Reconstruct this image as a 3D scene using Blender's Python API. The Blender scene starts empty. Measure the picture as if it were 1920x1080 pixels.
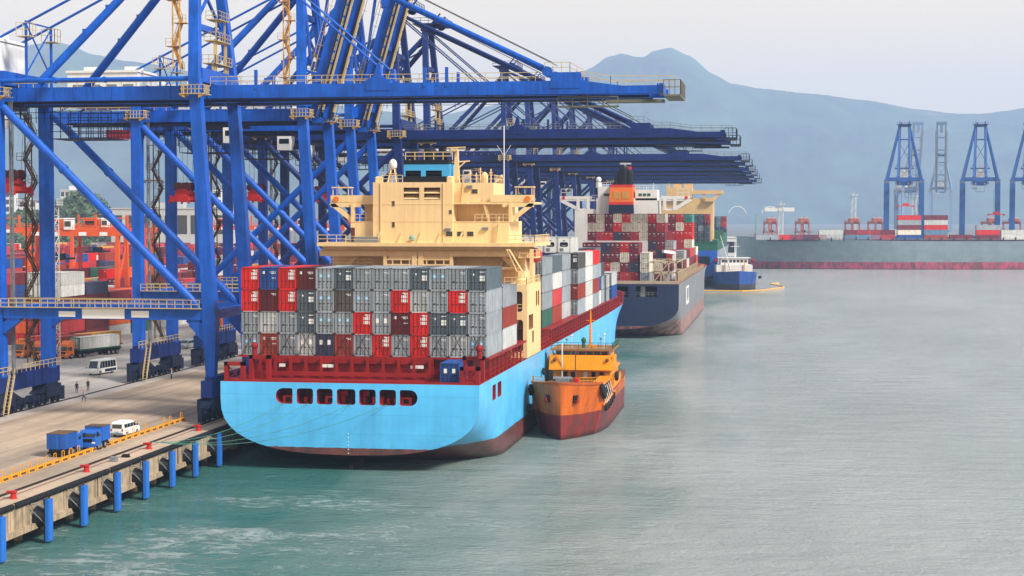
USE_HAZE = True
HAZE_D = 1.2e-4; HAZE_COL = (.51,.68,1.0); HAZE_TOP = 960
SKY_LOW = (9.0,7.1,4.3); SKY_HIGH = (4.5,4.6,4.9)
EXPO = 0.62
SUN_E = 4.0
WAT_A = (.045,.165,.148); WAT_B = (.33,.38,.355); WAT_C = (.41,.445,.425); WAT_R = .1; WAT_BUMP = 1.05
YARD_N = 55
import bpy, bmesh, math, random
from math import radians as R, sin, cos, pi, sqrt
from mathutils import Vector as V, Matrix, noise as mnoise
random.seed(7)
S = bpy.context.scene
C = S.collection

# ------------------------------------------------------------------ helpers
def lin(c):
    return tuple((x/12.92 if x <= .04045 else ((x+.055)/1.055)**2.4) for x in (c[0]/255, c[1]/255, c[2]/255))

class MB:
    """collects faces with material indices"""
    def __init__(s): s.v = []; s.f = []; s.m = []
    def add(s, vs, fs, mi=0):
        o = len(s.v); s.v += [tuple(p) for p in vs]
        for f in fs: s.f.append([i+o for i in f]); s.m.append(mi)
    def box(s, x0, x1, y0, y1, z0, z1, mi=0):
        vs = [(x0,y0,z0),(x1,y0,z0),(x1,y1,z0),(x0,y1,z0),(x0,y0,z1),(x1,y0,z1),(x1,y1,z1),(x0,y1,z1)]
        s.add(vs, [(0,3,2,1),(4,5,6,7),(0,1,5,4),(1,2,6,5),(2,3,7,6),(3,0,4,7)], mi)
    def cbox(s, x0, x1, y0, y1, z0, z1, c=.05, mi=0):
        """box with chamfered vertical and top edges"""
        lo = [(x0+c,y0),(x1-c,y0),(x1,y0+c),(x1,y1-c),(x1-c,y1),(x0+c,y1),(x0,y1-c),(x0,y0+c)]
        hi = [(x0+2*c,y0+c),(x1-2*c,y0+c),(x1-c,y0+2*c),(x1-c,y1-2*c),(x1-2*c,y1-c),(x0+2*c,y1-c),(x0+c,y1-2*c),(x0+c,y0+2*c)]
        vs = [(a,b,z0) for a,b in lo]+[(a,b,z1-c) for a,b in lo]+[(a,b,z1) for a,b in hi]
        fs = [list(range(7,-1,-1)), list(range(16,24))]
        for k in (0,8):
            for i in range(8): j=(i+1)%8; fs.append((k+i,k+j,k+8+j,k+8+i))
        s.add(vs, fs, mi)
    def beam(s, p, q, w, h=None, mi=0, w2=None, h2=None, up=(0,0,1)):
        h = w if h is None else h; w2 = w if w2 is None else w2; h2 = h if h2 is None else h2
        p = V(p); q = V(q); d = (q-p)
        if d.length < 1e-6: return
        d.normalize(); u = V(up)
        if abs(d.dot(u)) > .98: u = V((0,1,0)) if abs(d.y) < .9 else V((1,0,0))
        a = d.cross(u).normalized(); b = a.cross(d).normalized()
        vs = [p-a*w/2-b*h/2,p+a*w/2-b*h/2,p+a*w/2+b*h/2,p-a*w/2+b*h/2,
              q-a*w2/2-b*h2/2,q+a*w2/2-b*h2/2,q+a*w2/2+b*h2/2,q-a*w2/2+b*h2/2]
        s.add(vs, [(0,1,2,3),(7,6,5,4),(4,5,1,0),(5,6,2,1),(6,7,3,2),(7,4,0,3)], mi)
    def tube(s, p, q, r, n=8, mi=0, r2=None):
        r2 = r if r2 is None else r2
        p = V(p); q = V(q); d = (q-p).normalized(); u = V((0,0,1)) if abs(d.z) < .9 else V((1,0,0))
        a = d.cross(u).normalized(); b = a.cross(d)
        vs = [p+(a*cos(2*pi*i/n)+b*sin(2*pi*i/n))*r for i in range(n)]+[q+(a*cos(2*pi*i/n)+b*sin(2*pi*i/n))*r2 for i in range(n)]
        fs = [(i,i+n,(i+1)%n+n,(i+1)%n) for i in range(n)]+[list(range(n)), list(range(2*n-1,n-1,-1))]
        s.add(vs, fs, mi)
    def path(s, pts, r, n=6, mi=0):
        for a, b in zip(pts, pts[1:]): s.tube(a, b, r, n, mi)
    def lathe(s, c, prof, n=12, mi=0):
        """profile of (r, z) round the vertical axis through c"""
        c = V(c); vs = []
        for r, z in prof:
            for i in range(n): vs.append((c.x+r*cos(2*pi*i/n), c.y+r*sin(2*pi*i/n), c.z+z))
        fs = []
        for k in range(len(prof)-1):
            for i in range(n): fs.append((k*n+i, k*n+(i+1)%n, (k+1)*n+(i+1)%n, (k+1)*n+i))
        fs.append(list(range(n-1,-1,-1))); fs.append([(len(prof)-1)*n+i for i in range(n)])
        s.add(vs, fs, mi)
    def ball(s, c, r, n=10, mi=0, sz=1):
        s.lathe(c, [(r*sin(pi*k/8)+1e-3, -r*sz*cos(pi*k/8)) for k in range(9)], n, mi)
    def prism(s, pts, ax, a, b, mi=0):
        """polygon extruded along axis ax from a to b; pts are the two other coordinates in x,y,z order"""
        n = len(pts)
        def mk(p, t): return (t,p[0],p[1]) if ax == 0 else ((p[0],t,p[1]) if ax == 1 else (p[0],p[1],t))
        vs = [mk(p,a) for p in pts]+[mk(p,b) for p in pts]
        s.add(vs, [list(range(n)), list(range(2*n-1,n-1,-1))]+[(i,i+n,(i+1)%n+n,(i+1)%n) for i in range(n)], mi)
    def wheel(s, c, r, w, ax=0, n=14, mi=0, mj=None):
        c = V(c); d = V((1,0,0)) if ax == 0 else V((0,1,0))
        s.tube(c-d*w/2, c+d*w/2, r, n, mi)
        if mj is not None: s.tube(c-d*(w/2+.02), c+d*(w/2+.02), r*.55, n, mj)
    def rail(s, pts, h=1.1, step=2.0, t=.07, mi=0, mids=1):
        """handrail: posts and bars along a polyline"""
        for a, b in zip(pts, pts[1:]):
            a = V(a); b = V(b); L = (b-a).length; n = max(1, round(L/step))
            for k in range(n+1):
                p = a+(b-a)*k/n; s.beam(p, p+V((0,0,h)), t, t, mi)
            for k in range(mids+1):
                z = h*(k+1)/(mids+1); s.beam(a+V((0,0,z)), b+V((0,0,z)), t, t, mi)
    def stair(s, a, b, w=.8, mi=0, side=(0,1,0)):
        """flight of steps with strings and handrails from a to b"""
        a = V(a); b = V(b); d = V(side)*w/2; n = max(3, int(abs(b.z-a.z)/.45))
        for q in (d, -d):
            s.beam(a+q, b+q, .08, .22, mi); s.beam(a+q+V((0,0,1)), b+q+V((0,0,1)), .06, .06, mi)
            for k in range(4): p = a+(b-a)*k/3+q; s.beam(p, p+V((0,0,1)), .05, .05, mi)
        for k in range(n): p = a+(b-a)*(k+.5)/n; s.beam(p-d, p+d, .16, .04, mi)
    def lattice(s, p, q, w, t, n, mi=0):
        """square lattice mast between two points on a vertical line"""
        p = V(p); q = V(q); cs = [V((sx*w/2, sy*w/2, 0)) for sx, sy in ((-1,-1),(1,-1),(1,1),(-1,1))]
        for c in cs: s.beam(p+c, q+c, t, t, mi)
        for k in range(n):
            a = p+(q-p)*k/n; b = p+(q-p)*(k+1)/n
            for i in range(4):
                j = (i+1) % 4; s.beam(a+cs[i], a+cs[j], t*.7, t*.7, mi)
                (s.beam(a+cs[i], b+cs[j], t*.7, t*.7, mi) if k % 2 else s.beam(a+cs[j], b+cs[i], t*.7, t*.7, mi))
    def mesh(s, name, mats, smooth=False):
        me = bpy.data.meshes.new(name); me.from_pydata(s.v, [], s.f)
        for m in mats: me.materials.append(m)
        me.polygons.foreach_set('material_index', s.m)
        if smooth: me.polygons.foreach_set('use_smooth', [True]*len(s.f))
        me.update()
        bm = bmesh.new(); bm.from_mesh(me); bmesh.ops.recalc_face_normals(bm, faces=bm.faces); bm.to_mesh(me); bm.free()
        return me
    def build(s, name, mats, parent=None, loc=(0,0,0), rz=0, smooth=False, label=None, cat=None, group=None, kind=None):
        mats = mats if isinstance(mats, (list, tuple)) else [mats]
        return link(name, s.mesh(name, mats, smooth), parent, loc, rz, label, cat, group, kind)

def link(name, data, parent=None, loc=(0,0,0), rz=0, label=None, cat=None, group=None, kind=None):
    o = bpy.data.objects.new(name, data); C.objects.link(o)
    o.location = loc; o.rotation_euler = (0,0,rz)
    if parent is not None: o.parent = parent
    tag(o, label, cat, group, kind); return o
def tag(o, label=None, cat=None, group=None, kind=None):
    if label: o['label'] = label
    if cat: o['category'] = cat
    if group: o['group'] = group
    if kind: o['kind'] = kind
def thing(name, label, cat, loc=(0,0,0), rz=0, group=None):
    return link(name, None, None, loc, rz, label, cat, group)
def dup(o, loc=None, rz=None, label=None, group=None, parent=None, color=None):
    c = o.copy(); C.objects.link(c)
    if parent is not None: c.parent = parent
    if loc is not None: c.location = loc
    if rz is not None: c.rotation_euler = (0,0,rz)
    if label: c['label'] = label
    if group: c['group'] = group
    if color is not None: c.color = color
    for ch in o.children: dup(ch, parent=c, color=color)
    return c
def cut(o, mb, mats):
    """subtract closed shapes from a closed mesh, keeping their own material on the new faces"""
    k = mb.build('cutter', mats); k.location = o.location; k.rotation_euler = o.rotation_euler
    if o.parent: k.parent = o.parent
    m = o.modifiers.new('b', 'BOOLEAN'); m.object = k; m.operation = 'DIFFERENCE'; m.solver = 'EXACT'
    try: m.material_mode = 'TRANSFER'
    except Exception: pass
    bpy.context.view_layer.update()
    dg = bpy.context.evaluated_depsgraph_get()
    me = bpy.data.meshes.new_from_object(o.evaluated_get(dg)); me.name = o.name
    o.modifiers.clear(); o.data = me; bpy.data.objects.remove(k)

# ------------------------------------------------------------------ materials
def nodes(name):
    m = bpy.data.materials.new(name); m.use_nodes = True
    nt = m.node_tree; return m, nt, nt.nodes['Principled BSDF']
def N(nt, t, **kw):
    n = nt.nodes.new(t)
    for k, v in kw.items():
        if k in n.inputs: n.inputs[k].default_value = v
        else: setattr(n, k, v)
    return n
def mixc(nt, fac, a, b, mode='MIX'):
    n = nt.nodes.new('ShaderNodeMix'); n.data_type = 'RGBA'; n.blend_type = mode
    for s, v in ((0, fac), (6, a), (7, b)):
        if hasattr(v, 'is_output'): nt.links.new(v, n.inputs[s])
        else: n.inputs[s].default_value = v if s == 0 else (*v[:3], 1)
    return n.outputs[2]
def math_(nt, op, a, b=0.0):
    n = nt.nodes.new('ShaderNodeMath'); n.operation = op
    for i, v in enumerate((a, b)):
        if hasattr(v, 'is_output'): nt.links.new(v, n.inputs[i])
        else: n.inputs[i].default_value = v
    return n.outputs[0]
def ramp(nt, x, a, b, lo=0.0, hi=1.0):
    n = nt.nodes.new('ShaderNodeMapRange'); n.inputs[1].default_value = a; n.inputs[2].default_value = b
    n.inputs[3].default_value = lo; n.inputs[4].default_value = hi; nt.links.new(x, n.inputs[0]); return n.outputs[0]
def noise(nt, scale, vec, det=4, rough=.6):
    n = N(nt, 'ShaderNodeTexNoise', Scale=scale, Detail=det, Roughness=rough); nt.links.new(vec, n.inputs['Vector']); return n.outputs['Fac']
def mapping(nt, vec, sc):
    n = nt.nodes.new('ShaderNodeMapping'); n.inputs['Scale'].default_value = sc; nt.links.new(vec, n.inputs[0]); return n.outputs[0]
def coord(nt, k='Object'): return nt.nodes.new('ShaderNodeTexCoord').outputs[k]

def paint(name, col, rough=.5, metal=0., var=.16, scale=.35, streak=.0, rust=.0, rustcol=(.12,.045,.02), bump=0., objcol=False, spec=.25):
    """weathered paint: large blotches, vertical streaks, rust spots"""
    m, nt, b = nodes(name); L = nt.links; co = coord(nt)
    base = (*lin(col), 1) if not objcol else None
    if objcol:
        oi = nt.nodes.new('ShaderNodeObjectInfo'); rr = ramp(nt, oi.outputs['Random'], 0, 1, .82, 1.12)
        vm = nt.nodes.new('ShaderNodeVectorMath'); vm.operation = 'SCALE'; L.new(oi.outputs['Color'], vm.inputs[0]); L.new(rr, vm.inputs['Scale']); base = vm.outputs[0]
        off = nt.nodes.new('ShaderNodeVectorMath'); off.operation = 'ADD'; L.new(co, off.inputs[0]); L.new(oi.outputs['Location'], off.inputs[1]); co = off.outputs[0]
    n1 = ramp(nt, noise(nt, scale, co, 5), .3, .7, 1-var, 1+var*.6)
    sh = n1
    if streak:
        n2 = ramp(nt, noise(nt, 1.0, mapping(nt, co, (1.7,1.7,.06)), 4, .7), .35, .7, 1+streak*.5, 1-streak)
        sh = math_(nt, 'MULTIPLY', n1, n2)
    vm = nt.nodes.new('ShaderNodeVectorMath'); vm.operation = 'SCALE'; L.new(sh, vm.inputs['Scale'])
    if hasattr(base, 'is_output'): L.new(base, vm.inputs[0])
    else: vm.inputs[0].default_value = base[:3]
    out = vm.outputs[0]
    if rust:
        n3 = ramp(nt, noise(nt, 1.3, mapping(nt, co, (1,1,.35)), 8, .75), .72-rust*.3, .80-rust*.25)
        out = mixc(nt, n3, out, rustcol)
        L.new(ramp(nt, n3, 0, 1, rough, .85), b.inputs['Roughness'])
    L.new(out, b.inputs['Base Color'])
    if not rust: b.inputs['Roughness'].default_value = rough
    b.inputs['Metallic'].default_value = metal; b.inputs['Specular IOR Level'].default_value = spec
    if bump:
        bp = N(nt, 'ShaderNodeBump', Strength=.5, Distance=bump); L.new(noise(nt, 1.2, co, 4), bp.inputs['Height']); L.new(bp.outputs[0], b.inputs['Normal'])
    return m

CR   = paint('crane_blue', (16,86,186), .42, streak=.26, var=.26, rust=.10)
CRD  = paint('crane_navy', (14,42,106), .5, streak=.2, var=.22, rust=.1)
NAVY = paint('dark_navy', (22,32,56), .6, var=.3)
BLK  = paint('black_paint', (20,20,22), .6, var=.3)
RUB  = paint('rubber', (30,30,32), .8, var=.3)
STR_ = paint('yellow_steel', (196,172,120), .6, var=.2, rust=.12)
OCH  = paint('ochre_steel', (196,148,72), .6, var=.2, rust=.2)
BRN  = paint('brown_steel', (96,74,52), .7, var=.3, rust=.2)
GREY = paint('grey_steel', (120,124,126), .55, var=.2)
WHT  = paint('white_paint', (222,222,218), .45, var=.06, streak=.08)
SIGN = paint('sign_white', (232,232,230), .4, var=.03)
BEI  = paint('beige_paint', (238,204,148), .5, var=.07, streak=.1, rust=.015)
RED  = paint('red_oxide', (140,26,24), .55, var=.25, rust=.06)
REDB = paint('bright_red', (205,40,28), .5, var=.15)
ORG  = paint('orange_paint', (226,116,40), .5, var=.15, rust=.05)
GLS  = paint('window_glass', (26,34,38), .08, var=.1, spec=.8)
SKYB = paint('funnel_blue', (70,165,215), .45, var=.06)
LBL  = paint('label_white', (225,225,220), .5, var=.03)
LBB  = paint('label_blue', (120,180,215), .5, var=.03)
YEL  = paint('kerb_yellow', (222,150,30), .6, var=.22, rust=.05)
ROPE = paint('rope_green', (70,128,112), .9, var=.3)
TRKB = paint('truck_blue', (38,96,180), .45, var=.15)
GRN  = paint('green_paint', (40,96,72), .5, var=.15)
BOX  = paint('container_paint', None, .55, var=.2, streak=.24, rust=.12, scale=.5, objcol=True)
SEAL = paint('container_frame', (58,48,44), .7, var=.3)
SKIN = paint('skin', (190,140,110), .6, var=.05)
CLTH = paint('dark_clothes', (38,36,44), .9, var=.15)
SHRT = paint('light_shirt', (176,172,176), .9, var=.1)
BLUC = paint('blue_overall', (40,80,160), .9, var=.1)

def hull_paint(name, top, low, zl, side=None, streak=.18, rust=.1, rough=.38):
    """paint above the boot-top line zl (hull-local height), antifouling below"""
    m, nt, b = nodes(name); L = nt.links; co = coord(nt)
    sx = nt.nodes.new('ShaderNodeSeparateXYZ'); L.new(co, sx.inputs[0])
    st = ramp(nt, noise(nt, 1.0, mapping(nt, co, (.5,.5,.035)), 5, .7), .35, .7, 1+streak*.35, 1-streak)
    pl = ramp(nt, noise(nt, .12, mapping(nt, co, (1,1,2)), 2), .4, .6, .93, 1.05)
    sc = math_(nt, 'MULTIPLY', st, pl)
    def scaled(c):
        vm = nt.nodes.new('ShaderNodeVectorMath'); vm.operation = 'SCALE'; vm.inputs[0].default_value = lin(c); L.new(sc, vm.inputs['Scale']); return vm.outputs[0]
    a = scaled(top)
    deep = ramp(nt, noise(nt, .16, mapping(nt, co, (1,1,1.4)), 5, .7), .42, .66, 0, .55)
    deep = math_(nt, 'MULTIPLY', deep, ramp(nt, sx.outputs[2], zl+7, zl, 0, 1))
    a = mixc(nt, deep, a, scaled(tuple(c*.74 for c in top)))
    for ax, per in ((2, 2.45), (1, 9.2)):
        fr = math_(nt, 'FRACT', math_(nt, 'DIVIDE', math_(nt, 'ADD', sx.outputs[ax], 500.0), per))
        a = mixc(nt, ramp(nt, fr, .012 if ax == 2 else .004, .03 if ax == 2 else .012, .22, 0), a, (.02,.03,.04))
    scuff = ramp(nt, noise(nt, .35, mapping(nt, co, (1,.5,3)), 7, .8), .64, .72, 0, .35)
    a = mixc(nt, scuff, a, lin(tuple(min(255,c*1.12+18) for c in top)))
    rn = ramp(nt, noise(nt, .6, mapping(nt, co, (1,1,.12)), 8, .8), .66, .74, 0, 1)
    a = mixc(nt, math_(nt, 'MULTIPLY', rn, rust*4), a, (.10,.05,.03))
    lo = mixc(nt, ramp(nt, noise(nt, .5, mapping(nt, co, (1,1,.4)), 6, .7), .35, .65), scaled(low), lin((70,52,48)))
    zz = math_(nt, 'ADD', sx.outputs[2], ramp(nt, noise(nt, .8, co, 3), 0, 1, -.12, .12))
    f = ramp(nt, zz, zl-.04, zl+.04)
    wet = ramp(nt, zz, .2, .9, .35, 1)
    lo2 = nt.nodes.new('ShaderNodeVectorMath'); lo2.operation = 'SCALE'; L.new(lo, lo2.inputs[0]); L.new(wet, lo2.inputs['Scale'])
    L.new(mixc(nt, f, lo2.outputs[0], a), b.inputs['Base Color']); b.inputs['Roughness'].default_value = rough
    bp = N(nt, 'ShaderNodeBump', Strength=.25, Distance=.12); L.new(noise(nt, .5, mapping(nt, co, (1,1,.5)), 3), bp.inputs['Height']); L.new(bp.outputs[0], b.inputs['Normal'])
    return m

def ground_mat(name, c1, c2, joints=None, streaks=.25):
    m, nt, b = nodes(name); L = nt.links; co = coord(nt)
    f = ramp(nt, noise(nt, .05, co, 6, .65), .35, .65)
    c = mixc(nt, f, lin(c1), lin(c2))
    g = ramp(nt, noise(nt, 1.2, co, 6, .7), .3, .7, .86, 1.1)
    s = ramp(nt, noise(nt, .35, mapping(nt, co, (1,.035,1)), 5, .65), .42, .68, 1.06, 1-streaks)
    k = math_(nt, 'MULTIPLY', g, s)
    oil = ramp(nt, noise(nt, .22, co, 7, .8), .66, .74, 1, .72)
    k = math_(nt, 'MULTIPLY', k, oil)
    if joints:
        sx = nt.nodes.new('ShaderNodeSeparateXYZ'); L.new(co, sx.inputs[0])
        for i in (0, 1):
            fr = math_(nt, 'FRACT', math_(nt, 'DIVIDE', math_(nt, 'ADD', sx.outputs[i], 5000.0), joints))
            k = math_(nt, 'MULTIPLY', k, ramp(nt, fr, .006, .012, .72, 1))
    vm = nt.nodes.new('ShaderNodeVectorMath'); vm.operation = 'SCALE'; L.new(c, vm.inputs[0]); L.new(k, vm.inputs['Scale'])
    L.new(vm.outputs[0], b.inputs['Base Color']); b.inputs['Roughness'].default_value = .85
    bp = N(nt, 'ShaderNodeBump', Strength=.3, Distance=.03); L.new(noise(nt, 3, co, 5), bp.inputs['Height']); L.new(bp.outputs[0], b.inputs['Normal'])
    return m
APRON = ground_mat('apron_concrete', (182,158,132), (152,136,118), 7.5, .45)
YARDM = ground_mat('yard_asphalt', (180,168,156), (158,150,144), None, .2)
CONC  = paint('quay_concrete', (168,148,122), .85, var=.3, streak=.55, rust=.22, rustcol=(.05,.04,.03), bump=.06, scale=.8)

# ------------------------------------------------------------------ camera, light, air
H = 32.2
FPX = 3100.0
pit = math.atan((540-408)/FPX); yaw = math.atan((1465-960)/(FPX/cos(pit)))
cd = bpy.data.cameras.new('camera'); cam = bpy.data.objects.new('camera', cd); C.objects.link(cam)
cd.sensor_width = 36; cd.lens = 36*FPX/1920; cd.clip_start = 1; cd.clip_end = 30000
cam.location = (0,0,H); cam.rotation_euler = (pi/2-pit, 0, yaw); S.camera = cam
FW = V((-sin(yaw), cos(yaw), 0)); RT = V((cos(yaw), sin(yaw), 0))
def fl(d, s, z=0.0):
    """ground frame of the far shore: d metres straight out from the quay head, s metres across"""
    p = FW*d+RT*s; return (p.x, p.y, z)

SUN_EL, SUN_AZ = 42, 117          # azimuth clockwise from +Y
sd = bpy.data.lights.new('sun', 'SUN'); sd.energy = SUN_E; sd.angle = R(12); sd.color = (1,.95,.88)
so = bpy.data.objects.new('sun', sd); C.objects.link(so)
dvec = V((sin(R(SUN_AZ))*cos(R(SUN_EL)), cos(R(SUN_AZ))*cos(R(SUN_EL)), sin(R(SUN_EL))))
so.rotation_euler = (-dvec).to_track_quat('-Z', 'Y').to_euler()

W = bpy.data.worlds.new('World'); S.world = W; W.use_nodes = True
nt = W.node_tree; bg = nt.nodes['Background']
sky = nt.nodes.new('ShaderNodeTexSky'); sky.sky_type = 'NISHITA'; sky.sun_disc = False
sky.sun_elevation = R(SUN_EL); sky.sun_rotation = R(SUN_AZ); sky.dust_density = 6; sky.air_density = 1.2; sky.ozone_density = 1
tc = nt.nodes.new('ShaderNodeTexCoord'); sx = nt.nodes.new('ShaderNodeSeparateXYZ'); nt.links.new(tc.outputs['Generated'], sx.inputs[0])
cl = noise(nt, 2.2, mapping(nt, tc.outputs['Generated'], (1,1,4)), 5, .55)
low = ramp(nt, sx.outputs[2], .12, .32)
ov = mixc(nt, low, SKY_LOW, SKY_HIGH)                       # overcast: hazy warm white low down, pale grey above
sc = nt.nodes.new('ShaderNodeVectorMath'); sc.operation = 'SCALE'; nt.links.new(ov, sc.inputs[0]); nt.links.new(ramp(nt, cl, .3, .7, .96, 1.04), sc.inputs['Scale'])
mx = mixc(nt, .92, sky.outputs[0], sc.outputs[0])
nt.links.new(mx, bg.inputs[0]); bg.inputs[1].default_value = .1
S.view_settings.view_transform = 'Standard'; S.view_settings.look = 'None'; S.view_settings.exposure = EXPO; S.view_settings.gamma = 1
S.cycles.max_bounces = 6; S.cycles.diffuse_bounces = 3; S.cycles.glossy_bounces = 3; S.cycles.volume_bounces = 2; S.cycles.transparent_max_bounces = 8
S.cycles.volume_step_rate = 10

hz = MB(); hz.box(-6600, 6600, -260, 11400, -60, HAZE_TOP)
m = bpy.data.materials.new('haze_air'); m.use_nodes = True; nt = m.node_tree; nt.nodes.clear()
o_ = nt.nodes.new('ShaderNodeOutputMaterial'); pv = nt.nodes.new('ShaderNodeVolumePrincipled')
pv.inputs['Color'].default_value = (*HAZE_COL, 1); pv.inputs['Density'].default_value = HAZE_D; pv.inputs['Anisotropy'].default_value = .0
nt.links.new(pv.outputs[0], o_.inputs['Volume'])
if USE_HAZE: hz.build('haze', m, kind='stuff', label='pale blue sea haze filling the air over the harbour', cat='haze')
# ------------------------------------------------------------------ water, land, hills
QZ = 4.6
def water_mat():
    m, nt, b = nodes('sea_water'); L = nt.links; co = coord(nt)
    big = ramp(nt, noise(nt, .018, mapping(nt, co, (1,.45,1)), 4, .6), .35, .65)
    sx0 = nt.nodes.new('ShaderNodeSeparateXYZ'); L.new(co, sx0.inputs[0])
    refl_fade = ramp(nt, math_(nt, 'ADD', sx0.outputs[0], ramp(nt, noise(nt, .03, mapping(nt, co, (1,.4,1)), 4, .6), .3, .7, -22, 22)), -56, -12)
    c = mixc(nt, refl_fade, WAT_A, mixc(nt, big, WAT_B, WAT_C))     # blue hull's reflection painted as green by the quay, paler grey outside
    # foam streaks: wash along the quay and behind the stern
    sx = nt.nodes.new('ShaderNodeSeparateXYZ'); L.new(co, sx.inputs[0])
    fx = ramp(nt, sx.outputs[0], -22, -42, 0, 1); fy = ramp(nt, sx.outputs[1], 196, 165, 0, 1)
    msk = math_(nt, 'MULTIPLY', fx, fy)
    wp = nt.nodes.new('ShaderNodeVectorMath'); wp.operation = 'ADD'; L.new(co, wp.inputs[0])
    nz = N(nt, 'ShaderNodeTexNoise', Scale=.12, Detail=3.0); L.new(co, nz.inputs['Vector'])
    vs = nt.nodes.new('ShaderNodeVectorMath'); vs.operation = 'SCALE'; vs.inputs['Scale'].default_value = 9; L.new(nz.outputs['Color'], vs.inputs[0]); L.new(vs.outputs[0], wp.inputs[1])
    f1 = noise(nt, .9, mapping(nt, wp.outputs[0], (.6,1.1,1)), 9, .75)
    f2 = noise(nt, .09, mapping(nt, wp.outputs[0], (.45,1.3,1)), 4, .6)
    thr = math_(nt, 'MULTIPLY', math_(nt, 'ADD', math_(nt, 'MULTIPLY', f1, .55), math_(nt, 'MULTIPLY', f2, .6)), 1.0)
    foam = math_(nt, 'MULTIPLY', ramp(nt, thr, .605, .75), msk)
    milk = math_(nt, 'MULTIPLY', ramp(nt, f2, .42, .62, 0, .55), msk)
    c = mixc(nt, milk, c, (.16,.27,.24))
    c = mixc(nt, math_(nt, 'MULTIPLY', foam, .8), c, (.62,.68,.66))
    L.new(c, b.inputs['Base Color'])
    L.new(ramp(nt, foam, 0, 1, WAT_R, .7), b.inputs['Roughness'])
    b.inputs['IOR'].default_value = 1.33
    # ripples, longer across the wind, with patches of calmer water
    h1 = noise(nt, .16, mapping(nt, co, (.8,1.7,1)), 3, .5)
    h2 = noise(nt, .95, mapping(nt, co, (.75,1.35,1)), 6, .68)
    h3 = noise(nt, 2.6, mapping(nt, co, (.8,1.3,1)), 3, .6)
    calm = ramp(nt, noise(nt, .02, mapping(nt, co, (1,.5,1)), 3), .35, .65, .55, 1.15)
    h = math_(nt, 'ADD', math_(nt, 'MULTIPLY', h1, 1.1), math_(nt, 'ADD', math_(nt, 'MULTIPLY', h2, .75), math_(nt, 'MULTIPLY', h3, .3)))
    h = math_(nt, 'ADD', math_(nt, 'MULTIPLY', h, calm), math_(nt, 'MULTIPLY', foam, .25))
    bp = N(nt, 'ShaderNodeBump', Strength=1.0, Distance=WAT_BUMP); L.new(h, bp.inputs['Height']); L.new(bp.outputs[0], b.inputs['Normal'])
    return m
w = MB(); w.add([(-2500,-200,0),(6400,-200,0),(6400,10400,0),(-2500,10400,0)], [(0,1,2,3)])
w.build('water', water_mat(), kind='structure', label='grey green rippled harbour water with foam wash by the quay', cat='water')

# quay deck and land behind it (one sheet), far shore
g = MB(); g.add([(-104.2,-150,QZ),(-72.7,-150,QZ),(-72.7,1500,QZ),(-104.2,1500,QZ)], [(0,1,2,3)])
g.build('quay_apron', APRON, kind='structure', label='beige concrete quay apron with tyre streaks', cat='pavement')
g = MB(); g.add([(-2500,-150,QZ),(-104.2,-150,QZ),(-104.2,1500,QZ),(-2500,1500,QZ)], [(0,1,2,3)])
g.build('yard_ground', YARDM, kind='structure', label='pale asphalt ground of the container yard', cat='ground')
g = MB(); a = [fl(1085,-60,QZ), fl(1085,2400,QZ), fl(9400,4300,QZ), fl(9400,-3600,QZ), (-1500,1505,QZ), fl(1505,-260,QZ)]
g.add(a+[(p[0],p[1],-3) for p in a], [list(range(6))]+[(i,(i+1)%6,(i+1)%6+6,i+6) for i in range(6)])
g.build('far_shore', ground_mat('far_ground', (92,98,92), (112,114,108)), kind='structure', label='far container quay across the water', cat='ground')
# quay wall: facing slab, piles and dark back wall
q = MB(); q.box(-78,-72.7,-150,1500,1.5,QZ-.004,0); q.box(-72.7,-72.4,-150,1500,1.5,2.1,0)
for i in range(40): q.box(-72.72,-72.62,60+i*12-.06,60+i*12+.06,1.5,4.5,1)
q.build('quay_wall', [CONC, SEAL], label='stained concrete quay wall standing over black open water', cat='wall')
q = MB()
for i in range(60):
    for x in (-75.2,-79): q.tube((x,100+i*6,-2),(x,100+i*6,1.6),.55,8)
q.box(-83,-82.5,-150,1500,-2,QZ-.01)
q.build('piled_back_wall', CONC, kind='structure')
# lines of landside and waterside crane rails
for x, nm, lb in ((-76.3,'crane_rail','dark crane rail in the quay nearest the water'), (-107.0,'crane_rail','dark crane rail along the inner edge of the apron')):
    b = MB(); b.box(x-.35,x+.35,20,1200,QZ+.004,QZ+.012,0); b.box(x-.08,x+.08,20,1200,QZ+.012,QZ+.09,0)
    b.build(nm, paint('rail_dark', (52,38,32), .7, var=.3, rust=.3), label=lb, cat='rail')
b = MB(); b.box(-75.25,-75.1,20,1200,QZ+.004,QZ+.02,0)
b.build('cable_slot', paint('slot_rust', (110,60,48), .8, var=.3), kind='structure')
LINEM = paint('road_line', (206,200,188), .8, var=.25); LINEY = paint('road_line_yellow', (214,160,60), .8, var=.25)
b = MB()
for x in (-113.5, -127.0): b.box(x-.1,x+.1,100,700,QZ+.004,QZ+.008,0)
b.build('road_lines', LINEM, kind='structure')
b = MB(); b.beam((-113.7,284,QZ+.008),(-122.5,291,QZ+.008),.3,.004); b.build('road_line_yellow', LINEY, kind='structure')

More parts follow.
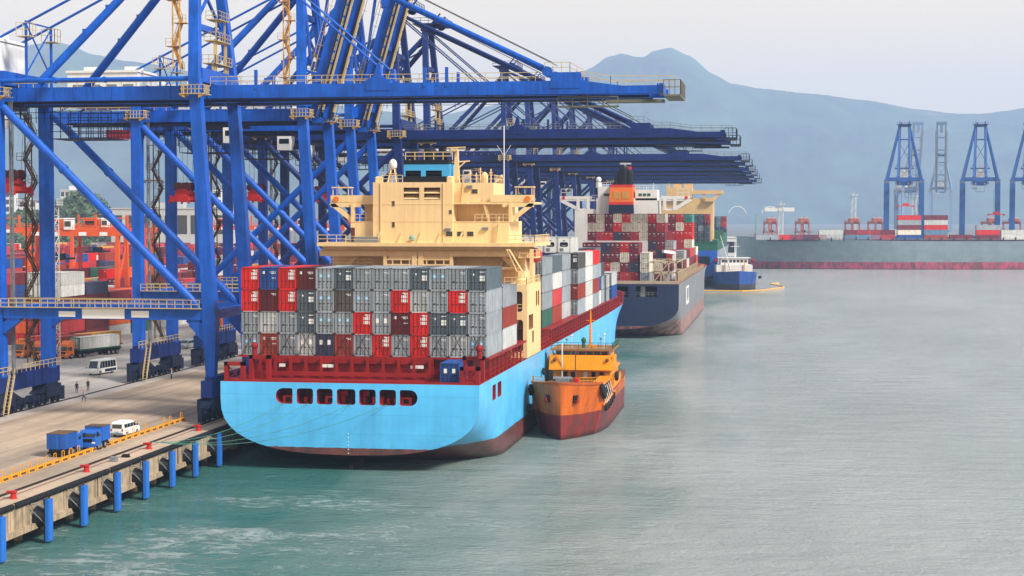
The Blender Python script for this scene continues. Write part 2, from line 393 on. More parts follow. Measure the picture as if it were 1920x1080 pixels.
def hill(name, prof, d0, d1, col, label, ns=170, nd=26, rough=9):
    """terrain ridge; prof: (bearing px, ridge height px above the horizon) seen from the quay head, ridge in the middle of the depth range"""
    m, nt, b = nodes(name); L = nt.links; co = coord(nt)
    c = mixc(nt, ramp(nt, noise(nt, .0035, co, 7, .75), .42, .6), lin(col), tuple(x*2.4 for x in lin(col)))
    c = mixc(nt, ramp(nt, noise(nt, .004, mapping(nt, co, (1,1,2)), 5, .6), .68, .74, 0, .8), c, lin((150,140,120)))
    L.new(c, b.inputs['Base Color']); b.inputs['Roughness'].default_value = .95
    x0, x1 = prof[0][0], prof[-1][0]; vs = []; dm = (d0+d1)/2
    def hp(x):
        for (a, ha), (c_, hc) in zip(prof, prof[1:]):
            if x <= c_:
                t = (x-a)/(c_-a); t = t*t*(3-2*t)*.5+t*.5; return ha+(hc-ha)*t
        return prof[-1][1]
    for j in range(nd+1):
        d = d0+(d1-d0)*j/nd; t = j/nd
        env = sin(pi*t)**1.1
        for i in range(ns+1):
            x = x0+(x1-x0)*i/ns; s = (x-960)/FPX*d
            z = hp(x)/FPX*d+H
            n = mnoise.fractal(V((s*.004, d*.004, 3.1)), 1.0, 2.0, 6)
            z2 = z*env*(1+.16*(n-.3)*min(1, abs(t-.5)*4))+mnoise.noise(V((s*.05,d*.05,0)))*rough*env*.3
            p = FW*d+RT*s; vs.append((p.x, p.y, max(z2, QZ-2)))
    fs = [(j*(ns+1)+i, j*(ns+1)+i+1, (j+1)*(ns+1)+i+1, (j+1)*(ns+1)+i) for j in range(nd) for i in range(ns)]
    b_ = MB(); b_.add(vs, fs); return b_.build(name, m, smooth=True, kind='structure', label=label, cat='hill')
hill('hills', [(700,150),(820,190),(900,205),(985,225),(1040,240),(1085,268),(1105,278),(1140,300),(1165,306),(1190,300),(1205,299),(1225,311),(1255,317),(1290,302),(1335,268),(1370,250),(1430,240),(1520,231),(1620,219),(1720,202),(1790,194),(1840,194),(1880,199),(1920,205),(2000,230),(2150,250)],
     6800, 10200, (40,58,40), 'hazy wooded hills with a rounded twin summit beyond the harbour', ns=260)
hill('wooded_ridge', [(-200,330),(0,322),(60,322),(105,328),(135,322),(175,305),(240,292),(300,285),(360,272),(420,255),(480,235),(560,218),(660,205),(760,195),(860,150),(930,60)],
     5800, 9000, (40,58,40), 'hazy ridge falling away behind the container yard', ns=150)

# ------------------------------------------------------------------ containers
def cont_body(L, Hc, doors=True, nc=None):
    """corrugated container, door end at -y; origin at the middle of the base"""
    W_ = 2.438; b = MB(); y0, y1 = 0, L; x = W_/2; p = .11
    for sx_ in (-1, 1):
        for yy in (y0, y1-.16): b.box(min(sx_*x, sx_*(x-.14)), max(sx_*x, sx_*(x-.14)), yy, yy+.16, 0, Hc, 0)
        xa, xb = sorted((sx_*x, sx_*(x-.12)))
        b.box(xa, xb, y0+.16, y1-.16, 0, .16, 0); b.box(xa, xb, y0+.16, y1-.16, Hc-.1, Hc, 0)
        n = nc or int(L/.38); vs = []; fs = []
        for k in range(n):
            ya = y0+.16+(L-.32)*k/n; st = (L-.32)/n
            for f_, dx in ((0,.02),(.3,.02),(.5,.06),(.8,.06)):
                vs += [(sx_*(x-dx), ya+st*f_, .16), (sx_*(x-dx), ya+st*f_, Hc-.1)]
        vs += [(sx_*(x-.02), y1-.16, .16), (sx_*(x-.02), y1-.16, Hc-.1)]
        for k in range(len(vs)//2-1): fs.append((2*k, 2*k+2, 2*k+3, 2*k+1))
        b.add(vs, fs, 0)
    b.box(-x+.14, x-.14, y0+.14, y1-.05, .1, .2, 0); b.box(-x+.12, x-.12, y0+.02, y1-.02, Hc-.12, Hc-.02, 0)
    b.box(-x+.14, x-.14, y1-.09, y1-.03, .2, Hc-.12, 0)
    b.box(-x+.14, x-.14, y0, y0+.14, 0, .14, 0); b.box(-x+.14, x-.14, y0, y0+.14, Hc-.12, Hc, 0)
    b.box(-x+.14, x-.14, y0+.13, y0+.15, .14, Hc-.12, 1)
    for sx_ in (-1,1):
        for sy in (y0-.012, y1-.15):
            for zz in (0, Hc-.14): b.box(sx_*(x-.09)-.09, sx_*(x-.09)+.09, sy, sy+.16, zz-.001, zz+.142, 1)
    return b
def cont_door(Hc, sgn, style):
    """one door leaf: panel, ribs, two lock rods, marks; hung in the door frame"""
    b = MB(); w = 1.07; x0, x1 = (-w, -.012) if sgn < 0 else (.012, w); z0, z1 = .15, Hc-.13
    b.box(x0, x1, .07, .12, z0, z1, 0)
    for k in range(6):
        z = z0+(z1-z0)*(k+.5)/6-.09; b.box(x0+.05, x1-.05, .045, .07, z, z+.17, 0)
    for f_ in (.28, .76):
        x = x0+(x1-x0)*f_; b.tube((x,.02,z0-.08),(x,.02,z1+.06),.03,5,1)
        b.box(x-.05, x+.25, 0, .03, 1.05, 1.13, 1)
        for z in (z0+.1, z1-.12): b.box(x-.07, x+.07, .0, .04, z, z+.09, 1)
    y = .038
    def pl(a, c, e, f, m): b.box(x0+(x1-x0)*a, x0+(x1-x0)*c, y, y+.004, z0+(z1-z0)*e, z0+(z1-z0)*f, m)
    if style == 'squares' and sgn > 0:
        for a in (.12,.52):
            for e in (.45,.65): pl(a, a+.36, e, e+.15, 2)
        pl(.2,.92,.88,.93,2); pl(.45,.92,.82,.86,2)
    if style == 'slate' and sgn > 0:
        for a in (.26,.6):
            for e in (.43,.57): pl(a, a+.32, e, e+.12, 2)
        pl(.3,.9,.85,.89,2)
    if style == 'slate' and sgn < 0: pl(.5,.66,.7,.79,2); pl(.2,.3,.75,.8,2)
    if style == 'emblem':
        pl(.3,.72,.55,.72,3); cx = x0+(x1-x0)*.51; cz = z0+(z1-z0)*.635
        b.prism([(cx+.17*(1 if k%2 == 0 else .4)*sin(k*pi/7), cz+.17*(1 if k%2 == 0 else .4)*cos(k*pi/7)) for k in range(14)], 1, y-.006, y-.002, 2)
    if style == 'white2': pl(.3,.72,.5,.74,2)
    if style == 'text' and sgn > 0:
        pl(.15,.9,.80,.84,2); pl(.3,.9,.73,.76,2); pl(.4,.9,.5,.53,2)
    if style == 'text' and sgn < 0: pl(.2,.5,.72,.86,2)
    if style in ('plain','rusty') and sgn > 0: pl(.3,.9,.82,.85,2); pl(.5,.9,.76,.79,2)
    if style in ('plain','rusty') and sgn < 0: pl(.4,.62,.34,.42,1)
    return b
BM = [BOX, SEAL]; DM = [BOX, SEAL, LBL, LBB]
_mesh = {}
def cm(L, Hc):
    k = ('b', L, Hc)
    if k not in _mesh: _mesh[k] = cont_body(L, Hc).mesh('container_body', BM)
    return _mesh[k]
def dm(Hc, s, st):
    k = ('d', Hc, s, st)
    if k not in _mesh: _mesh[k] = cont_door(Hc, s, st).mesh('container_door', DM)
    return _mesh[k]
def whole(L, Hc, st='plain'):
    """one-mesh container for those too small in view to show their doors"""
    k = ('w', L, Hc, st)
    if k not in _mesh:
        b = cont_body(L, Hc, nc=int(L/.7))
        for s in (-1,1):
            d = cont_door(Hc, s, st); b.add(d.v, d.f); b.m[-len(d.f):] = d.m
        _mesh[k] = b.mesh('container', DM)
    return _mesh[k]
COL = {k: (*lin(v), 1) for k, v in dict(red=(212,34,26), blue=(36,78,150), maroon=(98,32,32), grey=(148,155,161), slate=(86,98,106), taupe=(96,86,80),
    pale=(176,178,178), rust=(150,58,42), navy=(62,66,92), white=(205,204,198), green=(52,98,84), orange=(226,96,30), cream=(214,206,188), wine=(120,40,50),
    pink=(186,60,62), yellow=(220,160,60), teal=(60,140,130), dgrey=(74,72,72), ltblue=(96,130,160)).items()}
NAME = dict(red='bright red', blue='royal blue', maroon='dark maroon', grey='light grey', slate='slate grey', taupe='brown grey', pale='pale grey', rust='rust red', navy='dull navy',
    white='off-white', green='dark green', orange='orange', cream='cream', wine='wine red', pink='faded red', yellow='yellow', teal='teal green', dgrey='charcoal', ltblue='steel blue')
ORD = ['bottom','second','third','fourth','fifth','sixth','seventh','eighth']
NTH = ['first','second','third','fourth','fifth','sixth','seventh','eighth','ninth','tenth','eleventh','twelfth','thirteenth','fourteenth','fifteenth','sixteenth']
STN = dict(squares='with white squares', slate='with four-pane mark', emblem='with blue emblems', white2='with white panels', text='with white lettering', plain='', rusty='streaked with rust', bare='with blank end')
def container(x, y, z, col, label, group, L=12.19, Hc=2.9, style='plain', parts=True, rz=0):
    if parts and style != 'bare':
        o = link('container', cm(L, Hc), None, (x,y,z), rz, label, 'container', group)
        o.color = COL[col]
        for s in (-1, 1):
            d = link('door', dm(Hc, s, style), o); d.color = COL[col]
    else:
        o = link('container', whole(L, Hc, 'plain' if style == 'bare' else style), None, (x,y,z), rz, label, 'container', group); o.color = COL[col]
    return o

# ------------------------------------------------------------------ ship hull builder
def hull(name, mats, Lh, B, deck, zb0, zend, n0, n1, yb0, yb1, ywl0, ywl1, parent, sheer=1.2, side_mat=0, aft=40, zs0=9.):
    """lofted ship hull, stern at y=0, bow at y=Lh"""
    ys = [0,2,5,9,14,20,28,aft,aft+18,aft+45]; y = aft+45
    while y < min(yb0, ywl0)-12: y += 14; ys.append(y)
    k = 16; y = ys[-1]
    for i in range(1, k+1): ys.append(y+(Lh-y)*i/k)
    ts = [0,.015,.05,.1,.17,.26,.37,.5,.64,.8,1]; b = MB(); rings = []
    for y in ys:
        u = min(1, y/aft); u2 = u*u*(3-2*u)
        zb = zb0+(zend-zb0)*u2; zs = zs0+(zend+3.5-zs0)*u2; p = n0+(n1-n0)*u2
        dk = deck+sheer*max(0, (y-Lh*.6)/(Lh*.4))**2
        def nar(y, a, c, q):
            if y <= a: return 1.
            t = min(1, (y-a)/(c-a)); return max(.012, (1-t**q))
        bd = B*nar(y, yb0, yb1, 2.2); bw = B*nar(y, ywl0, ywl1, 1.7)
        pts = []
        zl = [zb+(zs-zb)*t for t in ts]+[zs+(dk-zs)*t for t in (.34,.67,1)]
        for i, z in enumerate(zl):
            t = min(1, max(0, (z-zb)/(zs-zb))); w = (1-(1-t)**p)**(1/p) if t > 0 else 0.0
            f = min(1, max(0, z/dk)); w *= bw+(bd-bw)*f**1.3
            pts.append((max(w, .01 if i else 0), z))
        rings.append((y, pts))
    m = len(rings[0][1]); n = 2*m-1
    for y, pts in rings:
        ring = [(w, y, z) for w, z in reversed(pts)]+[(-w, y, z) for w, z in pts[1:]]
        b.v += ring
    for j in range(len(rings)-1):
        for i in range(n-1):
            b.f.append([j*n+i, j*n+i+1, (j+1)*n+i+1, (j+1)*n+i]); b.m.append(side_mat)
        b.f.append([j*n+n-1, j*n, (j+1)*n, (j+1)*n+n-1]); b.m.append(len(mats)-1)
    b.f.append(list(range(n))); b.m.append(0)
    e = (len(rings)-1)*n; b.f.append([e+i for i in range(n-1,-1,-1)]); b.m.append(side_mat)
    o = b.build(name, mats, parent); return o
def smooth(o, ang=32):
    o.data.polygons.foreach_set('use_smooth', [True]*len(o.data.polygons)); o.data.set_sharp_from_angle(angle=R(ang)); o.data.update()
def rrect(x0, x1, z0, z1, r, l=True, r_=True, n=4):
    pts = []
    for cx, cz, a0, rr in ((x1-r, z0+r, -90, r_), (x1-r, z1-r, 0, r_), (x0+r, z1-r, 90, l), (x0+r, z0+r, 180, l)):
        q = r if rr else .25; ox = cx+(r-q)*(1 if cx > (x0+x1)/2 else -1); oz = cz+(r-q)*(1 if cz > (z0+z1)/2 else -1)
        for k in range(n+1): a = R(a0+90*k/n); pts.append((ox+q*cos(a), oz+q*sin(a)))
    return pts
# ------------------------------------------------------------------ the light blue container ship
SX, SY = -54.1, 203.0
ship = thing('container_ship', 'light blue container ship with a beige deckhouse, moored stern-on to the viewer', 'ship', (SX,SY,0))
HB = hull_paint('hull_light_blue', (88,190,244), (122,66,62), 2.95, streak=.13, rust=.07)
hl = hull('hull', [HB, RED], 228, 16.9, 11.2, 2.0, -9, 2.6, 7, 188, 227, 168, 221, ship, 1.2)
k = MB(); px = lambda p: (p-656.5)/487*33.8
for i, (a, c) in enumerate(((519,551),(559,590),(597,627),(635,670),(677,708),(715,746),(753,786))):
    k.prism(rrect(px(a), px(c), 8.45, 10.45, .95 if i in (0,6) else .35, i != 6, i != 0), 1, -1, 4.2)
for a, c in ((9.6,12.2),(13.6,16.6)): k.prism([(y, z) for y, z in rrect(a, c, 8.2, 10.2, .3)], 0, 14.2, 18)
cut(hl, k, [RED]); smooth(hl)
# mooring deck gear seen through the stern openings
for x in (-8.2,-2.6,3.6,7.3): 
    b = MB(); b.box(x-.7,x+.7,1.0,1.9,8.45,9.4); b.box(x-.35,x+.35,.98,1.02,8.6,9.2,1); b.build('fairlead', [REDB, BLK], ship)
for x in (-1.5, 1.3):
    b = MB(); b.tube((x-.9,2.6,9.7),(x+.9,2.6,9.7),.42,10,0); [b.tube((x+s*.9,2.6,9.7),(x+s*1.0,2.6,9.7),.7,12,1) for s in (-1,1)]; b.box(x-.5,x+.5,2.2,3,8.46,9.3,0); b.build('winch', [REDB, SEAL], ship)
for x in (-5.6, 5.3):
    for d in (-.5,.5): b = MB(); b.tube((x+d,1.8,8.45),(x+d,1.8,9.2),.28,10); b.build('deck_bollard', REDB, ship)
b = MB(); b.box(-.25,.25,1.2,7,-3,.6); b.build('rudder', SEAL, ship)
for z in range(6):
    b = MB(); b.box(-.07,.07,-.012,-.004,2.2+z*.5,2.34+z*.5); b.build('draft_mark', LBL, ship)
# stern and side passage structure under the containers
b = MB(); b.box(-14.6,14.6,8.0,36,11.2,13.75); b.box(-14.6,14.6,64.5,190,11.2,13.75); b.build('hatch_coaming', RED, ship)
b = MB(); b.box(-16.9,16.9,7.2,39,13.75,14.0); b.box(-16.9,16.9,64.5,178,13.75,14.0); b.build('hatch_deck', RED, ship)
b = MB(); b.box(-15,9.6,6.6,7.0,13.1,14.0); b.box(-15,9.6,5.2,5.5,11.55,12.1); b.box(-15,9.6,6.9,7.3,11.2,13.0)
b.box(-16.5,16.5,.35,.5,11.2,11.45); b.build('stern_beam', RED, ship)
for i in range(12):
    x = -13.6+i*2.08; b = MB(); b.beam((x,6.2,11.2),(x,6.2,14.0),.32,.4); b.build('stern_post', RED, ship)
for x in (-10.6,-4.9,-4.0,7.1,8.0): b = MB(); b.box(x-.4,x+.4,6.2,6.5,12.6,13.0); b.build('deck_lamp', LBL, ship)
def arch(x0, x1, y, z1):
    b = MB(); b.box(x0,x0+.5,y,y+.8,11.2,z1); b.box(x1-.5,x1,y,y+.8,11.2,z1); b.box(x0,x1,y,y+.8,z1-.45,z1)
    b.beam((x0+.4,y+.4,11.2),(x1-.4,y+.4,z1-.5),.1); b.beam((x1-.4,y+.4,11.2),(x0+.4,y+.4,z1-.5),.1); b.build('mooring_arch', RED, ship)
arch(-16.7,-14.0,.8,13.6); arch(-14.2,-11.4,3.4,14.3); arch(14.3,16.8,.6,13.4); arch(13.9,16.7,4.4,14.4)
for x in (-13.6, 16.2): b = MB(); b.tube((x,4,14.2),(x,4,15.2),.35,8); b.ball((x,4,15.5),.5,8); b.build('vent_head', RED, ship)
for s in (-1, 1):
    n = 0; y = 9.0
    while y < 205:
        xx = 16.7 if y < 178 else 16.7*(1-((y-178)/52)**2.2)
        if not (s > 0 and 37 < y < 54):
            b = MB(); z0 = 11.2+1.2*max(0,(y-136.8)/91.2)**2
            b.beam((s*xx,y,z0-.05),(s*xx,y,13.9 if y < 192 else z0+2.6),.22,.3); b.build('side_post', RED, ship)
        y += 3.2
    b = MB(); ya = 8
    for y0_, y1_ in ((8,37),(54,176)):
        for z in (11.75, 12.4, 13.0): b.beam((s*16.75,y0_,z),(s*16.75,y1_,z),.07)
    b.build('side_rail', RED, ship)
# raised bow bulwark
b = MB(); pr = []
for i in range(15):
    y = 196+30*i/14; xx = 16.9*max(.0,1-max(0,(y-188)/39)**2.2); z = 11.2+1.2*((y-136.8)/91.2)**2; pr.append((xx,y,z))
for s in (-1,1):
    vs = []; 
    for x, y, z in pr: vs += [(s*x,y,z-.05),(s*(x+.35),y,z+2.3),(s*(x+.1),y,z+2.3),(s*max(0,x-.25),y,z-.05)]
    b.add(vs, [(4*i+a,4*i+4+a,4*i+4+(a+1)%4,4*i+(a+1)%4) for i in range(14) for a in range(4)]+[(0,1,2,3)])
b.build('bow_bulwark', paint('bulwark_pink', (168,60,66), .5, var=.15), ship)

# deckhouse
X = lambda p: -9.1+(p-700)*.0834
Z = lambda p: 32.2-(p-408)*.0835
dh = MB(); dh.box(X(701),X(853),49.3,63,26,Z(342)); dk = dh.build('deckhouse', [BEI, BLK], ship)
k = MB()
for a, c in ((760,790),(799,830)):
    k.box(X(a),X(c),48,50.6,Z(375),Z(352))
cut(dk, k, [paint('dark_beige', (120,92,60), .7, var=.3)])  # darker brown beige on the cut faces of the vent recesses
for a, c in ((760,790),(799,830)):
    for zz in (Z(374), Z(363)):
        b = MB(); b.prism([(49.35,zz),(50.5,zz+.55),(50.5,zz+.65),(49.35,zz+.1)], 0, X(a), X(c)); b.build('louvre', BEI, ship)
b = MB(); b.box(X(853),X(927),51,61,Z(379)+.02,Z(343)); b.build('wheelhouse', BEI, ship)
b = MB(); b.cbox(X(704),X(716),49.6,51.2,Z(345),Z(331),.15); b.build('vent_cowl', BEI, ship)
b = MB(); b.cbox(X(841),X(853),49.6,51.2,Z(342),Z(331),.15); b.build('vent_cowl', BEI, ship)
for a, c in ((655,701),(853,958)): b = MB(); b.box(X(a),X(c),50.2,63,28.3,Z(415)); b.box(X(a)-.04,X(c)+.04,50.14,50.2,Z(416),Z(415)+.02); b.build('lower_house', BEI, ship)
for a, c in ((672,701),(853,953)): b = MB(); b.box(X(a),X(c),53.6,62,Z(415),Z(383)); b.build('upper_house', BEI, ship)
b = MB(); b.box(-16.2,16.4,50.6,58,Z(383),Z(379)); 
b.box(-16.2,X(700),50.55,50.65,Z(379),Z(366)); b.box(X(922),16.4,50.55,50.65,Z(379),Z(366)); b.build('bridge_deck', BEI, ship)
for s in (-1,1):
    b = MB(); x1 = 16.2*s; xb = 12.6*s
    b.beam((x1,50.8,Z(380)),(xb,50.8,Z(414)),.5,.7); b.beam((x1,50.8,Z(385)),(xb-s*1.3,50.8,Z(385)),.5,.55); b.beam((xb,50.8,Z(381)),(xb,50.8,Z(416)),.5,1.0)
    b.build('wing_bracket', BEI, ship)
    b = MB()
    for p in ((s*15.9,50.9),(s*13.4,50.9),(s*15.9,53.2),(s*13.4,53.2)): b.beam((p[0],p[1],Z(379)),(p[0],p[1],Z(352)),.12)
    b.box(min(s*16.1,s*13.2),max(s*16.1,s*13.2),50.7,53.4,Z(352),Z(350)); b.box(min(s*14.4,s*13.3),max(s*14.4,s*13.3),50.9,51.6,Z(379),Z(364),1); b.build('wing_shelter', [BEI, GRN], ship)
    b = MB(); b.tube((s*15.3,50.4,Z(373)),(s*15.3,50.52,Z(373)),.45,14,0); b.build('lifebuoy', ORG, ship)
    b = MB(); b.rail([(s*12.6,50.4,Z(415)),(s*(6.9 if s < 0 else 7.0),50.4,Z(415))],1.1,1.2,.08); b.build('deck_rail', BEI, ship)
    b = MB(); b.stair((s*9.4-.3,51.2,Z(415)),(s*8.6-.3,51.2,Z(381)),.8); b.build('ladder', BEI, ship)
b = MB(); b.stair((X(868),50.4,Z(379)),(X(872),50.4,Z(344)),.9); b.box(X(853),X(880),49.9,51,Z(383),Z(380)); b.build('ladder', BEI, ship)
b = MB(); b.stair((X(936),50.1,28.3),(X(940),50.1,Z(416)),.9); b.build('ladder', BEI, ship)
for zz in (Z(415), Z(383)): b = MB(); b.box(X(701)-.03,X(853)+.03,49.26,49.3,zz-.06,zz+.06); b.build('deck_seam', BEI, ship)
for a in (716,836): b = MB(); b.tube((X(a),49.2,28.3),(X(a),49.2,Z(343)),.07,6); b.build('drain_pipe', BEI, ship)
b = MB(); b.box(X(655.5),X(663),50.12,50.19,28.4,Z(427)); b.build('door', paint('door_brown', (96,50,34), .6), ship)
for a in (906,945): b = MB(); b.box(X(a),X(a)+.8,53.52,53.58,Z(415)+.1,Z(415)+2.0); b.build('door', BEI, ship)
for a, c, e, f, y in ((738,743,377,386,49.3),(738,743,416,426,49.3),(847,852,394,401,49.3),(841,853,434,443,49.3),(860,872,434,443,50.2),(879,891,434,443,50.2),(886,897,355,363,51)):
    b = MB(); b.box(X(a)-.06,X(c)+.06,y-.05,y+.02,Z(f)-.06,Z(e)+.06,0); b.box(X(a),X(c),y-.07,y-.045,Z(f),Z(e),1); b.build('window', [BEI, GLS], ship)
for a, e, y in ((839,428,49.2),(908,426,50.1),(876,348,50.9)):
    b = MB(); b.box(X(a),X(a+11),y-.3,y+.05,Z(e+5),Z(e)); b.build('lamp_box', GREY, ship)
# roof gear
fn = MB(); fn.box(X(757),X(845),50.5,57.5,Z(342),Z(308),0); fo = fn.build('funnel', [SKYB, BLK], ship)
k = MB()
for a, c in ((760.5,790),(799.5,830)): k.box(X(a),X(c),49,51.6,Z(339),Z(320))
cut(fo, k, [BLK])
b = MB(); b.box(X(756.5),X(845.5),50.44,57.6,Z(342.5),Z(331)); 
for a, c in ((760.5,790),(799.5,830)):
    for zz in (338,332,326): b.prism([(50.46,Z(zz)),(51.4,Z(zz)+.4),(51.4,Z(zz)+.5),(50.46,Z(zz)+.1)], 0, X(a), X(c))
k = MB()
bo = b.build('funnel_louvre', BLK, ship)
for a, c in ((760.5,790),(799.5,830)): k.box(X(a),X(c),50,50.455,Z(339),Z(330))
b = MB(); b.box(X(756.5),X(843),50.45,57.5,Z(308),Z(300)); b.build('funnel_top', BLK, ship)
for a, r, h in ((770,.55,1.7),(802,1.15,1.9),(829,.5,1.7)):
    b = MB(); b.lathe((X(a),53,Z(300)), [(r,0),(r,h*.6),(r*.85,h*.85),(r*.4,h)], 12); b.build('exhaust_pipe', BLK, ship)
b = MB(); b.rail([(X(760),50.7,Z(300)),(X(850),50.7,Z(300))],1.2,1.5,.09); b.build('funnel_rail', BEI, ship)
b = MB()
for sx_, sy in ((-.7,-.7),(.7,-.7),(.7,.7),(-.7,.7)): b.beam((X(735)+sx_,51+sy,Z(342)),(X(735)+sx_*.4,51+sy*.4,Z(317)),.14)
b.box(X(735)-.6,X(735)+.6,50.4,51.6,Z(326),Z(325)); rm = b.build('radome_stand', BEI, ship)
b = MB(); b.lathe((X(735),51,Z(317)), [(.4,0),(.62,.25),(.66,.8),(.55,1.25),(.3,1.5),(.05,1.6)], 14); b.build('radome', WHT, ship, smooth=True)
b = MB(); b.beam((X(855),52,Z(342)),(X(855),52,Z(283)),.9,.9,0,.5,.5); b.beam((X(846),52,Z(304)),(X(880),52,Z(302)),.2); b.beam((X(857),52,Z(316)),(X(872),52,Z(303)),.16); b.box(X(844),X(858),51.5,52.6,Z(283),Z(280)); b.rail([(X(845),51.6,Z(290)),(X(857),51.6,Z(290))],1,1,.08)
b.beam((X(836),52,Z(277)),(X(872),52,Z(276)),.14); b.build('signal_mast', BEI, ship)
b = MB(); b.tube((X(941),54,Z(379)),(X(941),54,Z(235)),.09,6); b.beam((X(941),54,Z(292)),(X(928),54,Z(272)),.06); b.beam((X(941),54,Z(292)),(X(954),54,Z(272)),.06); b.build('whip_mast', WHT, ship)
b = MB(); b.rail([(X(717),49.6,Z(342)),(X(757),49.6,Z(342))],1.1,1.4,.08); b.rail([(X(853),51.1,Z(343)),(X(927),51.1,Z(343)),(X(927),60,Z(343))],1.2,1.2,.08); b.build('roof_rail', BEI, ship)
for a, h in ((878,2.0),(890,1.6),(898,2.4),(918,2.2)): b = MB(); b.tube((X(a),53,Z(343)),(X(a),53,Z(343)+h),.1,6); b.box(X(a)-.3,X(a)+.3,52.9,53.1,Z(343)+h*.7,Z(343)+h*.75); b.build('antenna', BEI, ship)
b = MB(); b.lathe((X(908),52,Z(343)), [(.55,0),(.55,1.1),(.4,1.5),(.1,1.7)], 12); b.build('vent_dome', BEI, ship)
# wide gallery below the house
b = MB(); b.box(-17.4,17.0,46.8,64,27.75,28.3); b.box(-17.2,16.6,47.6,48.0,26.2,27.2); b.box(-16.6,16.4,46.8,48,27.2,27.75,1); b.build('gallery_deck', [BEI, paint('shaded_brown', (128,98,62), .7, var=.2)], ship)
b = MB(); b.box(-16.2,14.6,51.5,63,11.2,27.75); b.box(-16.2,14.0,48.5,51.5,24.2,24.6); b.build('base_house', BEI, ship)
b = MB(); b.rail([(-17.3,47,28.3),(-12.8,47,28.3)],1.2,1.4,.09); b.rail([(12.4,47,28.3),(16.9,47,28.3),(16.9,63,28.3)],1.2,1.6,.09); b.rail([(-12.8,47,28.3),(12.4,47,28.3)],1.0,12,.05); b.build('gallery_rail', BEI, ship)
for a in (713,755,792,829,870): b = MB(); b.beam((X(a)-.5,49.2,28.3),(X(a)+.2,49.2,29.9),.25); b.build('house_strut', BEI, ship)
b = MB(); b.box(X(666),X(712),48.6,49.9,28.32,29.2); b.build('grey_tarpaulin', GREY, ship)
b = MB(); b.ball((X(778),48.6,29.0),.5,10); b.build('lifeboat_light', paint('pale_teal', (120,160,150), .5), ship)
b = MB()
for z in (24.9, 25.7): b.beam((X(727),47.6,z),(X(857),47.6,z),.2)
for i in range(9): x = X(727)+(X(857)-X(727))*i/8; b.beam((x,47.6,24.8),(x,47.6,25.8),.16)
b.box(X(735),X(788),47.7,49,25.8,26.9); b.box(X(800),X(852),47.7,49,25.8,26.9); b.beam((X(729),47.7,24.8),(X(729),47.7,28),.5); b.beam((X(855),47.7,24.8),(X(855),47.7,28),.5)
for a in (785,797): b.box(X(a)-.4,X(a)+.4,47.4,48.4,24.8,26.8)
b.build('gangway_frame', BEI, ship)
for a, e, f in ((678,475,481),(910,473,482)): b = MB(); b.box(X(a),X(a+5),51.42,51.52,Z(f),Z(e)); b.build('window', GLS, ship)
b = MB(); b.stair((X(940),50.8,24.6),(X(958),50.8,27.6),.8,0,(0,1,0)); b.rail([(-15.8,48.6,24.6),(-9,48.6,24.6)],1.1,1.2,.08); b.build('ladder', BEI, ship)
for s, a in ((-1,648),(1,968)): b = MB(); b.beam((X(a),50,24.6),(X(a)-s*3.2,50,27.6),.7,.7); b.build('gallery_bracket', BEI, ship)
# starboard side tower with its small crane
tw = MB(); tw.box(13.4,16.92,39.5,53.5,11.3,22.2); to = tw.build('side_tower', BEI, ship)
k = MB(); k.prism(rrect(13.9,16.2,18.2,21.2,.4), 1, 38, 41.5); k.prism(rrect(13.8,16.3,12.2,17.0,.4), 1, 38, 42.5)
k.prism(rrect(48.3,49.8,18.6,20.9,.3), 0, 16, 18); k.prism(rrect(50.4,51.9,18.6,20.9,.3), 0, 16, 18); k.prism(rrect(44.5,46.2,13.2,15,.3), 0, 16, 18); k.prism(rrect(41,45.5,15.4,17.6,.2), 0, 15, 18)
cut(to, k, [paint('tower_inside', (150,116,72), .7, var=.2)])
b = MB(); b.rail([(13.9,39.6,18.2),(16.2,39.6,18.2)],1.1,.8,.08); b.stair((14.2,40.3,12),(15.4,40.3,17),.8); b.rail([(13.5,39.6,22.2),(16.8,39.6,22.2),(16.8,53,22.2)],1.1,1.3,.08); b.build('tower_rail', BEI, ship)
b = MB(); b.lathe((15.6,43,22.2), [(.9,0),(.9,.7),(.6,.9),(.55,1.6)], 12)
for d in (-.45,.45): b.beam((15.6+d,43,23.4),(13.7+d*.4,41.6,27.4),.2)
for i in range(6): t = i/5; b.beam((15.15-1.75*t,43-1.4*t,23.4+4*t),(16.05-2.1*t,43-1.4*t,23.4+4*t),.12)
b.box(15.1,16.1,42.5,43.6,23.2,24.2); b.build('deck_crane', BEI, ship)
b = MB(); b.beam((16.6,46,22.2),(16.6,46,27.4),.5); b.build('crane_post', BEI, ship)
b = MB(); b.rail([(14.6,47,26.2),(17.0,47,26.2),(17.0,52,26.2)],1.1,1,.08); b.box(14.4,17.1,46.8,52,26.0,26.2); b.build('boat_platform', BEI, ship)
lb = MB(); lb.v = []; pts = []
for i in range(9):
    t = i/8; w = .15+.95*sin(pi*min(1,max(0,t)))**.6; 
    for j in range(10): a = 2*pi*j/10; lb.v.append((15.5+w*cos(a), 53+8*t, 26.2+w*1.1*sin(a)))
for i in range(8):
    for j in range(10): lb.f.append([i*10+j,i*10+(j+1)%10,(i+1)*10+(j+1)%10,(i+1)*10+j]); lb.m.append(0)
lb.build('lifeboat', REDB, ship, smooth=True)
for x in range(13):
    for s in (-1,1):
        xx = -15.28+x*2.546; b = MB(); b.beam((xx+s*1.1,7.15,14.0),(xx-s*.5,7.3,16.9),.06); b.build('lashing_rod', SEAL, ship)

